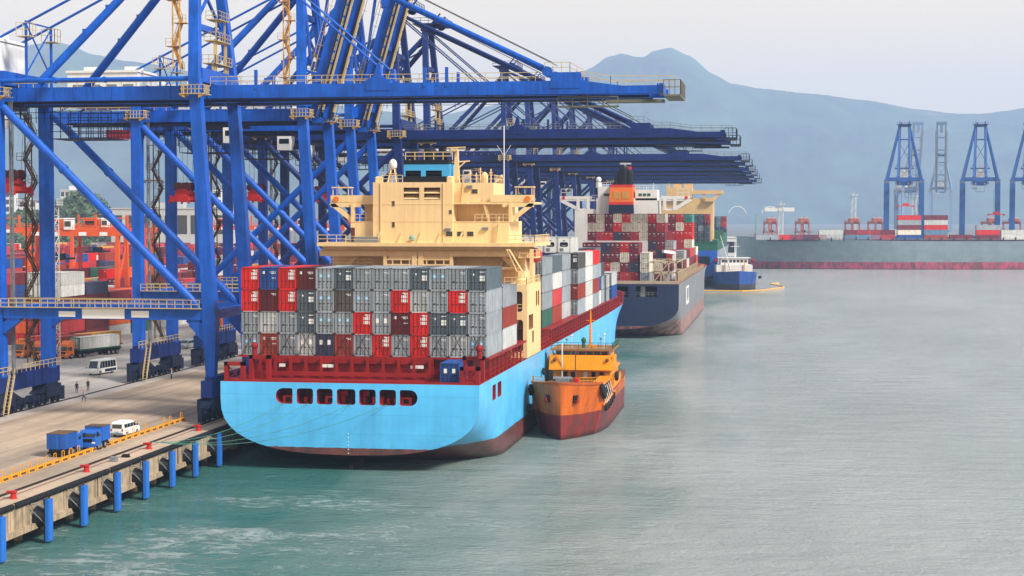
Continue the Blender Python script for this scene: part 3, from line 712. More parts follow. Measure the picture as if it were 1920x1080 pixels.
# containers over the stern
G = 'containers stacked over the stern of the light blue ship'
rows = [['red/squares','blue/text','red/squares','maroon/text','grey/emblem','slate/slate','grey/plain','grey/plain','grey/plain','slate/slate','grey/emblem','grey/plain','slate/slate'],
        ['red/squares','maroon/plain','red/squares','slate/slate','grey/emblem','taupe/bare','grey/emblem','grey/plain','red/squares','pale/rusty','grey/plain','red/squares','grey/rusty'],
        ['grey/plain','pale/rusty','grey/plain','slate/slate','grey/emblem','grey/emblem','red/squares','grey/white2','maroon/text','red/squares','slate/slate','slate/slate','grey/plain'],
        ['grey/emblem','rust/text','grey/plain','pale/white2','navy/white2','rust/plain','grey/plain','red/squares','grey/plain','red/squares','grey/plain','pale/rusty','grey/emblem']]
TI = ['top','upper middle','lower middle','bottom']
for r, row in enumerate(rows):
    for c, s in enumerate(row):
        col, st = s.split('/'); q = (' '+STN[st]) if STN[st] else ''
        container(SX-15.28+c*2.546, SY+7.4+random.uniform(-.03,.03), 14.02+(3-r)*2.9, col, f'{NAME[col]} container{q}, {NTH[c]} column from the quay, {TI[r]} stern tier', G, style=st)
for i, col in enumerate(('pale','rust','grey')):
    container(SX+15.28, SY+20.2, 14.02+i*2.9, col, f'{NAME[col]} container in the {ORD[i]} tier of the low stack behind the stern', 'second stack at the ship side')
container(SX+12.8, SY+1.5, 11.22, 'blue', 'short royal blue container standing alone on the red stern deck', 'deck container', L=6.06, Hc=2.6, style='white2')
# forward of the deckhouse: stacks whose sides show
def stack(xr, y, cols, nm, n=0, L=12.19, st='plain'):
    for t, c in enumerate(cols):
        container(SX+xr-1.22, SY+y, 14.02+t*2.9, c, f'{NAME[c]} container, {ORD[t]} tier of the {nm}', 'containers forward of the deckhouse', L=L, Hc=2.82, style='slate' if c in ('slate','dgrey') else st)
xa = 15.5
stack(xa, 65.0, ('green','grey','grey','grey'), 'first stack forward of the deckhouse')
stack(xa, 77.4, ('rust','pink','white','slate'), 'second stack forward of the deckhouse')
stack(xa, 89.8, ('pale','grey','grey','grey'), 'third stack forward of the deckhouse')
xb = 16.8
stack(xb, 102.5, ('grey','rust','grey','dgrey'), 'fourth stack, outermost in line with the tanker mast')
stack(xb, 114.8, ('white','white','white','white'), 'all off-white fifth stack')
stack(xb, 127.1, ('grey','rust','grey','red'), 'sixth stack topped by a bright red container')
stack(16.5, 139.6, ('white','blue','grey'), 'narrow seventh stack', L=6.06)
stack(16.5, 146.2, ('grey','grey','slate'), 'eighth stack', L=6.06)
stack(14.2, 154.0, ('grey','slate','slate','slate'), 'tall slate stack near the bow')
stack(11.65, 154.0, ('pale','grey','slate','grey'), 'inner stack near the bow')
stack(16.75, 154.0, ('grey','pale'), 'low stack near the bow', L=6.06)
for i in range(2): container(SX+15.4, SY+166.5, 14.02+i*2.9, 'pale' if i else 'blue', f'{"pale grey" if i else "royal blue"} container, {ORD[i]} tier of the foremost stack', 'containers forward of the deckhouse', style='plain')
for i, c in enumerate(('grey','slate','grey')): container(SX+xa-1.22-2.546*(i+1), SY+65.0, 14.02+3*2.9, c, f'{NAME[c]} container on the top tier, {NTH[i+1]} column inboard of the first forward stack', 'containers forward of the deckhouse')
# refrigerated containers: machinery ends
def reefer(x, y, z, label):
    o = link('reefer_container', cm(12.19, 2.9), None, (x,y,z), 0, label, 'container', 'white refrigerated containers'); o.color = COL['white']
    b = MB(); b.box(-1.05,1.05,-.01,.1,.15,2.75); b.build('machinery_panel', WHT, o)
    b = MB(); b.prism(rrect(-.75,.75,1.15,2.0,.25), 1, -.03,-.012); b.build('fan_opening', BLK, o)
    b = MB(); b.box(-.5,.4,-.06,-.03,1.3,1.5); b.box(-.2,.2,-.05,-.03,2.2,2.4); b.box(-.8,-.1,-.05,-.02,.3,.9); b.build('cooling_unit', GREY, o)
for i in range(4): reefer(SX+xb-1.22-2.546*(i+.55), SY+102.5, 14.02+4*2.9, f'white refrigerated container, {["outermost","second","third","innermost"][i]} of the row on top of the forward stacks')
# ------------------------------------------------------------------ ship-to-shore cranes
def crane(label, mat_, group, lw=1., raised=False, rev=False, hs=7.75, zg=43.8, za=70.4, tip=62., gauge=30.7, signs=False, rich=True, cab=-19):
    """quay crane; origin on the quay under the waterside legs, boom along +x"""
    t = thing('quay_crane', label, 'crane', (0,0,0), 0, group)
    zt = zg+1.9; gx = -gauge; D = mat_ if mat_.name.startswith('far') else NAVY
    def P(name, b, m): return b.build(name, m, t)
    for s in (-1,1):
        y = s*hs
        b = MB(); b.beam((0,y,3.4),(0,y,13.2),1.0*lw,1.0,0,1.9*lw,1.7*lw); b.beam((0,y,13.2),(-.1,y,16),1.9*lw,1.7*lw,0,1.75*lw,1.6*lw); b.beam((-.1,y,16),(-2,y,zt+.8),1.75*lw,1.6*lw,0,1.5*lw,1.5*lw)
        b.beam((-2.6,y,13.4),(-.6,y,11.2),.9,1.2); P('leg', b, mat_)
        b = MB(); b.beam((gx,y,5.4),(gx,y,14),1.5*lw,2.2,0,1.6*lw,1.7*lw); b.beam((gx,y,14),(gx,y,zt+.8),1.6*lw,1.7*lw); P('leg', b, mat_)
        b = MB(); b.box(gx+.8,-.85,y-.65,y+.65,13.7,15.25); b.beam((gx+.5,y,12),(gx+3,y,14),1.0,1.3); b.beam((-.6,y,12),(-3,y,14),1.0,1.3); P('portal_beam', b, mat_)
        b = MB(); b.tube((gx+1,y,zg-1.0),(-1.2,y,14.9),.6,12)
        for f in (.3,.52): p = V((gx+1,y,zg-1)).lerp(V((-1.2,y,14.9)),f); q = V((gx+1,y,zg-1)).lerp(V((-1.2,y,14.9)),f+.012); b.tube(p,q,.72,12)
        P('diagonal_brace', b, mat_)
        if rev:
            b = MB(); b.tube((gx+1,y,15.6),(-2,y,zg-2),.6,10); P('diagonal_brace', b, mat_)
        b = MB(); b.tube((gx,y,zt+.7),(-2,y,zt+.7),.33,10); 
        for k in (.3,.55): b.box(gx+(gauge-2)*k-.12,gx+(gauge-2)*k+.12,y-.36,y+.36,zt+.3,zt+1.1)
        P('tie_tube', b, mat_)
        # upper A-frame
        if mat_.name.startswith('far_crane'):
            b = MB(); b.beam((-2,s*3.6,zt),(-3.4,s*3.0,za),1.9,1.6); P('mast', b, mat_)
        yt = s*3.2; m1 = -2; b = MB(); b.beam((m1,y,zt+.6),(-3.5,yt,za),1.45*lw,1.5,0,1.15*lw,1.2); P('upper_leg', b, mat_)
        b = MB(); b.tube((-24.6,s*hs*.95,zt+.3),(-3.8,s*3.3,za-2.4),.58,12)
        for f in (.3,.45): p = V((-24.6,s*hs*.95,zt+.3)).lerp(V((-3.8,s*3.3,za-2.4)),f); b.box(p.x-.25,p.x+.25,p.y-.3,p.y+.3,p.z+.3,p.z+.9)
        P('backstay', b, mat_)
        b = MB(); b.tube((-46,s*3.4,zt+.4),(-28,s*3.6,zt+9.2),.19,8); b.tube((-28,s*3.6,zt+9.2),(-3.6,s*3.2,za-3.6),.19,8); P('rear_stay', b, mat_)
        b = MB(); b.box(-47,-1.6,s*4-.6,s*4+.6,zg,zt); b.box(-47,-1.6,s*3.2-.15,s*3.2+.15,zg-.35,zg,1)
        for k in range(16): b.box(-46+k*2.8,-45.9+k*2.8,s*4-.66,s*4+.66,zg+.05,zt-.05)
        P('girder', b, [mat_, D])
    # rails, sill beams and bogies
    for x in (0, gx):
        b = MB(); b.box(x-.75,x+.75,-hs-2.2,hs+2.2,3.3,5.6); b.box(x-.5,x+.5,-hs-1.2,hs+1.2,5.6,6.0)
        for k in range(8): y = -hs-1.8+k*(2*hs+3.6)/7; b.box(x-.8,x+.8,y-.06,y+.06,3.4,5.5)
        P('sill_beam', b, CRD)
        for s in (-1,1):
            b = MB(); yc = s*(hs-.2)
            b.prism([(yc-5.0,2.0),(yc+3.6,2.0),(yc+1.6,3.3),(yc-1.9,3.3)] if s > 0 else [(yc-3.6,2.0),(yc+5.0,2.0),(yc+1.9,3.3),(yc-1.6,3.3)], 0, x-.75, x+.75)
            b.box(x-.95,x-.75,yc-3.4,yc+3.4,1.6,3.2); b.box(x+.75,x+.95,yc-2.4,yc+2.4,1.2,3.0)
            for d in (-2.2,2.2,-5.2*s):
                b.prism([(yc+d-1.7,1.05),(yc+d+1.7,1.05),(yc+d+1.3,1.9),(yc+d-1.3,1.9)], 0, x-.5, x+.5)
                for e in (-.9,.9): b.wheel((x,yc+d+e,.45+.1),.45,.3,0,10,0,0); b.box(x+.3,x+.62,yc+d+e-.3,yc+d+e+.3,.5,1.5)
                b.box(x-.75,x-.45,yc+d-1.2,yc+d+1.2,.6,1.5)
            b.box(x-.3,x+.3,s*(hs+4.4)-.35,s*(hs+4.4)+.35,.3,2.3); b.box(x-.4,x+.4,s*(hs+3.2)-.8,s*(hs+3.2)+.8,.5,1.4)
            P('bogie', b, D)
    for x in (-2, gx):
        b = MB(); b.box(x-.8,x+.8,-hs+.7,hs-.7,zt+.3,zt+2.2); P('top_cross_beam', b, mat_)
        b = MB(); b.box(x-.65,x+.65,-hs+.9,hs-.9,13.8,15.1) if x != -2 else b.box(-.6,.6,-hs+.9,hs-.9,13.8,15.1); P('portal_cross_beam', b, mat_)
    b = MB(); b.box(-4.3,-2.7,-4.2,4.2,za-.7,za+.7); P('apex_beam', b, mat_); b = MB(); b.beam((-3.2,-4.6,za-9),(-3.2,4.6,za-9),.9,.9)
    b.beam((-2.7,-5.9,zt+8),(-3.2,4.4,za-9),.35); b.beam((-2.7,5.9,zt+8),(-3.2,-4.4,za-9),.35); b.box(-2.9,-2.2,-6.2,6.2,zt+7.6,zt+8.4); P('frame_bracing', b, mat_)
    b = MB(); b.box(-6,1.2,-4.8,4.8,za+.7,za+.95); b.rail([(-6,-4.8,za+.95),(1.2,-4.8,za+.95),(1.2,4.8,za+.95)],1.2,1.6,.1)
    for s in (-1,1): b.tube((-1,s*2.4,za+1),(-1,s*2.4+.8,za+1),1.0,12); b.beam((-2,s*3,za+1),(0,s*3,za+3.2),.3)
    P('apex_platform', b, CRD)
    # boom
    hx, hz_ = -1.4, zg+.9; an = R(74) if raised else 0
    def B(x, y, z):
        if not raised: return (x,y,z)
        dx, dz = x-hx, z-hz_; return (hx+dx*cos(an)-dz*sin(an), y, hz_+dx*sin(an)+dz*cos(an))
    def tr(b): b.v = [B(*p) for p in b.v]; return b
    for s in (-1,1):
        b = MB(); y = s*4
        b.prism([(-1.4,zg),(tip-1,zg+.1),(tip-1,zt-.75),(tip-6.5,zt-.75),(tip-12,zt),(-1.4,zt)], 1, y-.6, y+.6, 0)
        b.box(-1.4,tip-3,s*3.2-.15,s*3.2+.15,zg-.35,zg,1)
        for x in (22.6,46.6):
            b.prism([(x-1.7,zg+.9),(x+1.7,zg+.9),(x+1.7,zt+.4),(x+.45,zt+.9),(x+.3,zt+2.6),(x-.1,zt+2.6),(x-.6,zt+.9),(x-1.7,zt+.4)] if x < 30 else [(x-.6,zg+.9),(x+3.4,zg+.9),(x+3.4,zt+1.1),(x-.6,zt+1.1)], 1, y-.68, y+.68, 0)
        for x in (5.5,29,32): b.box(x-.2,x+.2,y-.7,y-.3,zt-.6,zt+2.0)
        P('boom', tr(b), [mat_, D])
        b = MB(); yy = s*4.5
        b.rail([(-1,yy,zt),(44,yy,zt)],1.15,2.2,.075); b.rail([(50.5,yy,zt),(tip-12,yy,zt),(tip-8,yy,zt-.6),(tip+.4,yy,zt-.7)],1.15,2.2,.075)
        if s < 0: b.rail([(45.2,yy,zt+1.1),(48.6,yy,zt+1.1),(50.5,yy,zt)],1.3,1.2,.08)
        P('boom_railing', tr(b), GREY if not rich else STR_)
        b = MB(); b.box(-1.4,tip-8,s*5.1-.35,s*5.1+.35,zg-.05,zg+.04); b.rail([(-1.4,s*5.45,zg-.9),(tip-8,s*5.45,zg-.9)],.9,3.2,.06); P('boom_walkway', tr(b), D)
    b = MB()
    for x in (2,14,26,38,50,tip-1.6): c_ = MB(); c_.box(x-.4,x+.4,-3.4,3.4,zg+.3,zt-.4); P('boom_tie', tr(c_), mat_)
    b.box(tip-1,tip+1.2,-5,5,zg-.3,zg-.1); b.rail([(tip-1,-5,zg-.1),(tip+1.2,-5,zg-.1),(tip+1.2,5,zg-.1)],1.9,.8,.1); b.box(tip-15,tip-7,-4.9,-3,zg-1.6,zg-1.45); b.rail([(tip-15,-4.9,zg-1.5),(tip-7,-4.9,zg-1.5)],1.2,2,.12); b.box(tip-9,tip-1.2,-1.2,1.2,zg-.8,zg-.45)
    P('boom_end_frame', tr(b), [D if not rich else paint('end_frame', (112,110,96), .6)])
    for s in (-1,1):
        if not raised:
            b = MB(); b.tube((-3.4,s*3.2,za),(46.2,s*4,zt+1.2),.36,10); b.tube((45.6,s*4-.8,zt+1.2),(45.6,s*4+.8,zt+1.2),.7,10); P('forestay', b, mat_)
            b = MB(); [b.tube((-3.4,s*3.2+d,za-.3),(22.6,s*4+d,zt+2.2),.13,6) for d in (-.4,.4)]; P('inner_stay', b, mat_)
            b = MB(); b.tube((-1,s*2.4,za+1.6),(46,s*2.5,zt+2.6),.05,5); P('boom_hoist_rope', b, SEAL)
        else:
            p = B(46.2,s*4,zt+1); q = ((p[0]-3.4)/2-14, s*3.6, (p[2]+za)/2-12)
            b = MB(); b.tube((-3.4,s*3.2,za-2),(-1.0,s*3.5,zt+3),.3,8); b.tube(B(22.6,s*4,zt+2.2),(-1.0,s*3.5,zt+3),.3,8); P('folded_stay', b, mat_)
            b = MB(); [b.tube(B(x,s*4.9,zg-.2),B(x+1.6,s*4.9,zg-.2),.16,5) for x in range(0,60,2)]; b.beam(B(0,s*3.3,zg-.5),B(58,s*3.3,zg-.5),.3,.3); P('boom_ladder', b, STR_)
    # machinery house, trolley, cab
    b = MB(); b.box(-44.5,-31.8,-4.4,4.4,zt+1.4,zt+6.6,0); b.box(-44.7,-31.6,-4.6,4.6,zt+6.6,zt+7.0,0); b.box(-43,-40.6,-1,1,zt+7,zt+7.9,0); b.box(-35.6,-33,-1,1,zt+7,zt+7.9,0); b.box(-45,-31.4,-4.9,4.9,zt+.9,zt+1.4,1)
    for k in range(4): b.box(-43.5+k*3,-41.6+k*3,-4.46,-4.38,zt+3,zt+4.6,2)
    P('machinery_house', b, [WHT, mat_, GREY])
    b = MB(); b.rail([(-47,-5,zt),(-31,-5,zt)],1.2,2,.09); b.rail([(-31,-4.7,zt),(-3,-4.7,zt)],1.2,2.2,.08); P('girder_railing', b, STR_)
    b = MB()
    for y in (-4,4): b.beam((-28,y,zt),(-28,y,zt+9.4),.3)
    b.beam((-28,-4,zt+2),(-28,4,zt+9),.16); b.beam((-28,4,zt+2),(-28,-4,zt+9),.16); b.beam((-28,-4,zt+9.2),(-28,4,zt+9.2),.2); P('stay_frame', b, mat_)
    b = MB()
    for y in (-4,4): b = MB(); b.rail([(-29,y-1,zt+7.2),(-27,y-1,zt+7.2),(-27,y+1,zt+7.2)],1.8,.9,.08); b.box(-29,-27,y-1,y+1,zt+7.1,zt+7.2); P('stay_platform', b, STR_)
    b = MB(); b.box(cab-4.5,cab+4.5,-3.4,3.4,zg-.9,zg-.4); b.box(cab-3,cab+2,-2.4,2.4,zg-.4,zg+.8)
    b.rail([(cab-4.5,-3.4,zg-.4),(cab+4.5,-3.4,zg-.4)],1,1.2,.07); P('trolley', b, D)
    b = MB(); b.prism([(cab+2.2,zg-3.6),(cab+4.4,zg-3.6),(cab+4.8,zg-2.2),(cab+4.8,zg-1.0),(cab+2.2,zg-1.0)], 1, -4.4, -1.9); b.box(cab+2.6,cab+4.5,-4.45,-4.38,zg-2.4,zg-1.5,1); c_ = P('operator_cab', b, [WHT, GLS])
    b = MB(); b.box(-42,-27,-5.4,-4.7,zg-2.6,zg-2.5); b.rail([(-42,-5.4,zg-2.5),(-27,-5.4,zg-2.5)],2.3,1.2,.09,0,2); b.rail([(-42,4.7,zg-2.5),(-27,4.7,zg-2.5)],2.3,1.2,.09,0,2); b.box(-25,-16,-3,3,zg-5.2,zg-5.1); b.rail([(-25,-3,zg-5.1),(-16,-3,zg-5.1)],3.8,1.5,.1,0,3); b.rail([(-25,3,zg-5.1),(-16,3,zg-5.1)],3.8,1.5,.1,0,3); P('festoon_catwalk', b, D)
    # access
    b = MB(); b.box(gx+.9,-1,-hs-1.35,-hs-.65,15.25,15.33); b.rail([(gx+.9,-hs-1.3,15.3),(-1.2,-hs-1.3,15.3)],1.15,1.15,.075); b.rail([(gx+.9,-hs+1.2,15.3),(-1.2,-hs+1.2,15.3)],1.15,2.3,.075); P('portal_railing', b, STR_)
    for (x, y) in ((-2,-hs),(gx,-hs),(-2,hs),(gx,hs)):
        b = MB(); q = [(x-1.6,y-1.5),(x+1.6,y-1.5),(x+1.6,y+1.5),(x-1.6,y+1.5),(x-1.6,y-1.5)]
        b.rail([(a,c,zg+.5) for a, c in q],1.15,.55,.08); b.box(x-1.7,x+1.7,y-1.6,y-.85,zg+.4,zg+.5); b.box(x-1.7,x+1.7,y+.85,y+1.6,zg+.4,zg+.5)
        for d in (-1,1): b.prism([(x+d*1.4-.5,zg+.4),(x+d*1.4+.5,zg+.4),(x+d*1.0,zg-.1)], 1, y-1.5, y-.9, 1)
        P('leg_platform', b, [STR_, OCH])
    def zig(x, y, z0, z1, w, mt, dx=1.0, n=None):
        b = MB(); n = n or round((z1-z0)/3.2); h = (z1-z0)/n
        for sx_ in (-1,1): b.beam((x+sx_*.5,y,z0),(x+sx_*.5,y,z1),.16)
        for k in range(n):
            za_, zb_ = z0+k*h, z0+(k+1)*h; s = 1 if k % 2 else -1
            b.stair((x-s*w,y+.6,za_),(x+s*w,y+.6,zb_),.7); b.box(x+s*w-.9,x+s*w+.9,y-.2,y+1.3,zb_-.08,zb_); b.rail([(x+s*w-.9,y-.2,zb_),(x+s*w+.9,y-.2,zb_)],1,.9,.06)
        P('stair_tower', b, mt)
    zig(gx-2.6, hs-.4, 6, zg-1, .9, BRN)
    if rich: zig(-4.6, -hs, zt+2, za-4, .55, OCH, n=6)
    b = MB(); 
    for k, z in enumerate((zt+3.2,zt+6.4,zt+9.4)):
        y0_, y1_ = -2.4+k*.8, 4.6-k*.6; b.box(-2.9,-1,y0_,y1_,z,z+.12); b.rail([(-1,y0_,z),(-1,y1_,z)],1.2,1.1,.08); b.rail([(-2.9,y0_,z),(-1,y0_,z)],1.2,.9,.08); b.beam((-1.5,y0_+.3,zt),(-1.5,y0_+.3,z),.2); b.beam((-1.5,y1_-.4,zt),(-1.5,y1_-.4,z),.2)
    P('service_platform', b, STR_)
    b = MB(); b.lattice((gx+1.3,-hs+1.6,6),(gx+1.3,-hs+1.6,zg),.35,.09,14); P('cable_ladder', b, GREY)
    b = MB(); b.rail([(gx+.9,-hs-2.3,5.7),(gx+.9,hs+2.2,5.7)],1.1,1.4,.08); P('sill_railing', b, STR_); b = MB(); b.stair((gx+1.4,-hs-1.2,.3),(gx+1.2,-hs+1.4,5.6),.7,0,(1,0,0)); P('access_ladder', b, STR_)
    if signs:
        for x0, x1, z0, z1 in ((-21.6,-19.2,14.0,14.75),(-18.2,-12.1,13.8,15.15),(-11.1,-8.6,14.0,14.9)):
            b = MB(); b.box(x0,x1,-hs-.72,-hs-.65,z0,z1); b.build('sign_panel', SIGN, t)
    return t
GC = 'blue cranes along the quay'
def at_crane(t, yc, x=-76.3): t.location = (x, yc, QZ)
cA = crane('nearest blue quay crane, boom lowered over the stern of the light blue ship', CR, GC, signs=True, cab=-36); at_crane(cA, 222.3)
cB = crane('bright blue quay crane with raised boom, just beyond the nearest crane', CR, GC, raised=True); at_crane(cB, 272.8)
b = MB(); b.box(-38,-32.6,-3.6,-3.2,41.0,42.6); b.build('red_panel', paint('panel_red', (190,60,66), .6, var=.2), cB)
cC = crane('blue quay crane with raised boom and crossed braces, third along the quay', CR, GC, raised=True, rev=True, rich=False); at_crane(cC, 303.2)
cD = crane('navy quay crane with lowered boom above the beige deckhouse mast, fourth along the quay', CRD, GC, rev=True, tip=66, rich=False, cab=-26); at_crane(cD, 341)
for yc, lb in ((371,'navy quay crane close beside the fourth one, its boom just below that boom'),(476,'hazy blue quay crane with lowered boom, first beyond the gap in the row'),
        (522,'hazy blue quay crane with lowered boom, second beyond the gap in the row'),(583,'hazy blue quay crane, third beyond the gap in the row'),
        (633,'hazy blue quay crane, fourth beyond the gap in the row'),(692,'faint blue quay crane, last but one along the quay'),(773,'faintest blue quay crane, farthest along the quay')):
    dup(cD, (-76.3, yc, QZ), 0, lb)
# spreaders hanging from the trolleys
def spreader(x, y, z, label, ztop=48.2):
    t = thing('spreader', label, 'spreader', (x,y,z), 0, 'red spreaders under the crane trolleys')
    b = MB(); b.box(-1.25,1.25,-3,3,0,.5); b.box(-.9,.9,-2.6,2.6,.5,1.0); [b.box(-1.5,1.5,s*3-.2,s*3+.2,-.3,.6) for s in (-1,1)]; [b.beam((sx_*1.75,s*2.9,-.6),(sx_*1.45,s*2.9,.8),.3) for s in (-1,1) for sx_ in (-1,1)]; b.build('spreader_frame', paint('spreader_red', (178,36,28), .55, var=.3, rust=.15) if 'spreader_red' not in bpy.data.materials else bpy.data.materials['spreader_red'], t)
    b = MB(); b.box(-1.2,1.2,-1.8,1.8,1.0,1.5,1); b.box(-.9,.9,-1.6,1.6,1.5,1.9,1)
    for sx_ in (-.75,.75):
        for s in (-1.2,1.2): b.tube((sx_,s-.25,2.3),(sx_,s+.25,2.3),.78,14,0)
    b.build('head_block', [paint('sheave_dark', (70,26,26), .6) if 'sheave_dark' not in bpy.data.materials else bpy.data.materials['sheave_dark'], RED], t)
    for sx_ in (-.75,.75):
        b = MB()
        for s in (-1.2,1.2): b.tube((sx_,s,2.2),(sx_*1.6,s*1.4,ztop-z),.03,4)
        b.build('hoist_rope', SEAL, t)
spreader(-108.6, 222.3, 36.0, 'red spreader hanging under the nearest crane, by its landside leg')
spreader(-101.5, 272.8, 35.2, 'red spreader hanging between the legs of the second crane')
spreader(-98.6, 303.2, 35.6, 'red spreader under the third crane, seen between two legs')
spreader(-96.5, 341, 35.8, 'dark red spreader under the fourth crane, just past the third spreader')
# ------------------------------------------------------------------ quay furniture
BOLR = paint('bollard_red', (176,36,30), .6, var=.25, rust=.08)
kb = MB(); kb.prism([(-.28,0),(.28,0),(.2,.42),(-.2,.42)], 1, -.86, .86, 0); kb.box(.2,.27,-.6,.6,.06,.3,1)
kh = MB(); kh.path([(0,-.32,.4),(0,-.32,1.05),(0,-.24,1.15),(0,.24,1.15),(0,.32,1.05),(0,.32,.4)], .045, 5)
k0 = kb.build('kerb_block', [YEL, BRN], None, (0,0,0)); kh.build('wire_hoop', YEL, k0)
for i in range(39):
    y = 134.5+i*2.08; o = k0 if i == 0 else dup(k0)
    o.location = (-80.3+random.uniform(-.04,.04), y, QZ); o.rotation_euler = (0,0,R(random.uniform(-1.5,1.5)))
    if i and random.random() < .22:
        for ch in list(o.children): bpy.data.objects.remove(ch)
        tag(o, 'yellow kerb block without a hoop along the quay road edge', 'kerb block', 'yellow kerb blocks along the quay road')
    else: tag(o, 'yellow kerb block with a wire hoop along the quay road edge', 'kerb block', 'yellow kerb blocks along the quay road')
for y, lb in ((151.5,'red mooring bollard nearest the viewer on the quay edge'),(168.8,'red mooring bollard second from the viewer on the quay edge'),(186.8,'red mooring bollard holding the green mooring ropes'),(203.8,'red mooring bollard farthest along, beside the ship stern')):
    b = MB(); b.lathe((0,0,0), [(.42,0),(.32,.1),(.27,.52),(.38,.64),(.38,.76),(.22,.82)], 12); b.box(-.66,.15,-.2,.2,.54,.76)
    b.build('bollard', BOLR, None, (-74.3,y,QZ), 0, False, lb, 'bollard', 'red bollards on the quay edge')
# rubber bumper along the quay edge, in lengths
ly = 130.; n = 0
for L in (18.5,23,8.8,24,22,30):
    b = MB(); b.tube((0,0,0),(0,L-.5,0),.3,8); 
    for k in range(int(L/.7)): b.tube((0,.2+k*.7,0),(0,.42+k*.7,0),.335,8,0)
    b.build('rubber_bumper', RUB, None, (-72.75,ly,QZ-.2), 0, False, ['black rubber bumper length cut by the left picture edge' if n == 0 else 'black ribbed rubber bumper pipe on the quay lip, length %s from the viewer' % ['','one','two','three','four','five'][n]][0], 'bumper', 'rubber bumpers along the quay lip'); ly += L; n += 1
FP = paint('fender_blue', (40,108,196), .6, var=.2, streak=.3, rust=.04)
for i, y in enumerate((143.1,153.2,161.6,170.4,178.6,186.9,194.8,203.6)):
    t = thing('quay_fender', f'blue faced quay fender, {NTH[i]} from the viewer' if i < 7 else 'blue faced quay fender in the shadow beside the ship stern', 'fender', (-72.7,y,0), 0, 'blue fenders on the quay wall')
    b = MB(); b.box(1.15,1.45,-.58,.58,.2,4.35,0); b.box(1.45,1.48,-.53,.53,.25,4.3,0); b.box(1.02,1.15,-.62,.62,.15,4.4,1); b.build('fender_panel', [FP, BLK], t)
    b = MB(); b.tube((0,0,2.5),(.4,0,2.5),1.15,14,0,.95); b.tube((.4,0,2.5),(1.05,0,2.5),.95,14,0,.75); b.build('rubber_cone', BLK, t)
    for d, z in ((-1.6,4.2),(1.6,4.2),(-1.5,3.6)):
        b = MB(); b.tube((-.0,d,z),(1.1,d*.35,z-1.6 if d < 0 and z < 4 else z-.5),.06,5); b.build('chain', GREY, t)
for (y, m_, lb) in ((176.5,GREY,'small grey box on the quay edge between two bollards'),(180,BLK,'small flat black box on the quay edge')):
    b = MB(); b.cbox(-.4,.4,-.3,.3,0,.6 if m_ is GREY else .35,.05); b.box(-.44,.44,-.34,.34,.0,.08); b.build('quay_box', m_, None, (-74.4,y,QZ), 0, False, lb, 'box')
# mooring ropes from the stern openings to the bollard
def rope(name, a, c, sag, r, label, n=18):
    pts = []
    for i in range(n+1):
        t = i/n; p = V(a).lerp(V(c), t); p.z -= sag*4*t*(1-t); pts.append(p)
    b = MB(); b.path(pts, r, 5); b.build(name, ROPE, None, (0,0,0), 0, False, label, 'rope', 'mooring ropes of the light blue ship')
for i, (xx, lb) in enumerate(((-8.4,'mooring rope from the first stern opening'),(-5.2,'mooring rope from the second stern opening'),(.4,'mooring rope from the middle stern opening'),(5.0,'mooring rope from the sixth stern opening'))):
    rope('mooring_rope', (SX+xx, SY-.05, 8.6), (-74.0, 186.9+i*.12, 5.4), 1.3+.25*i, .032, lb+' down to the red bollard')

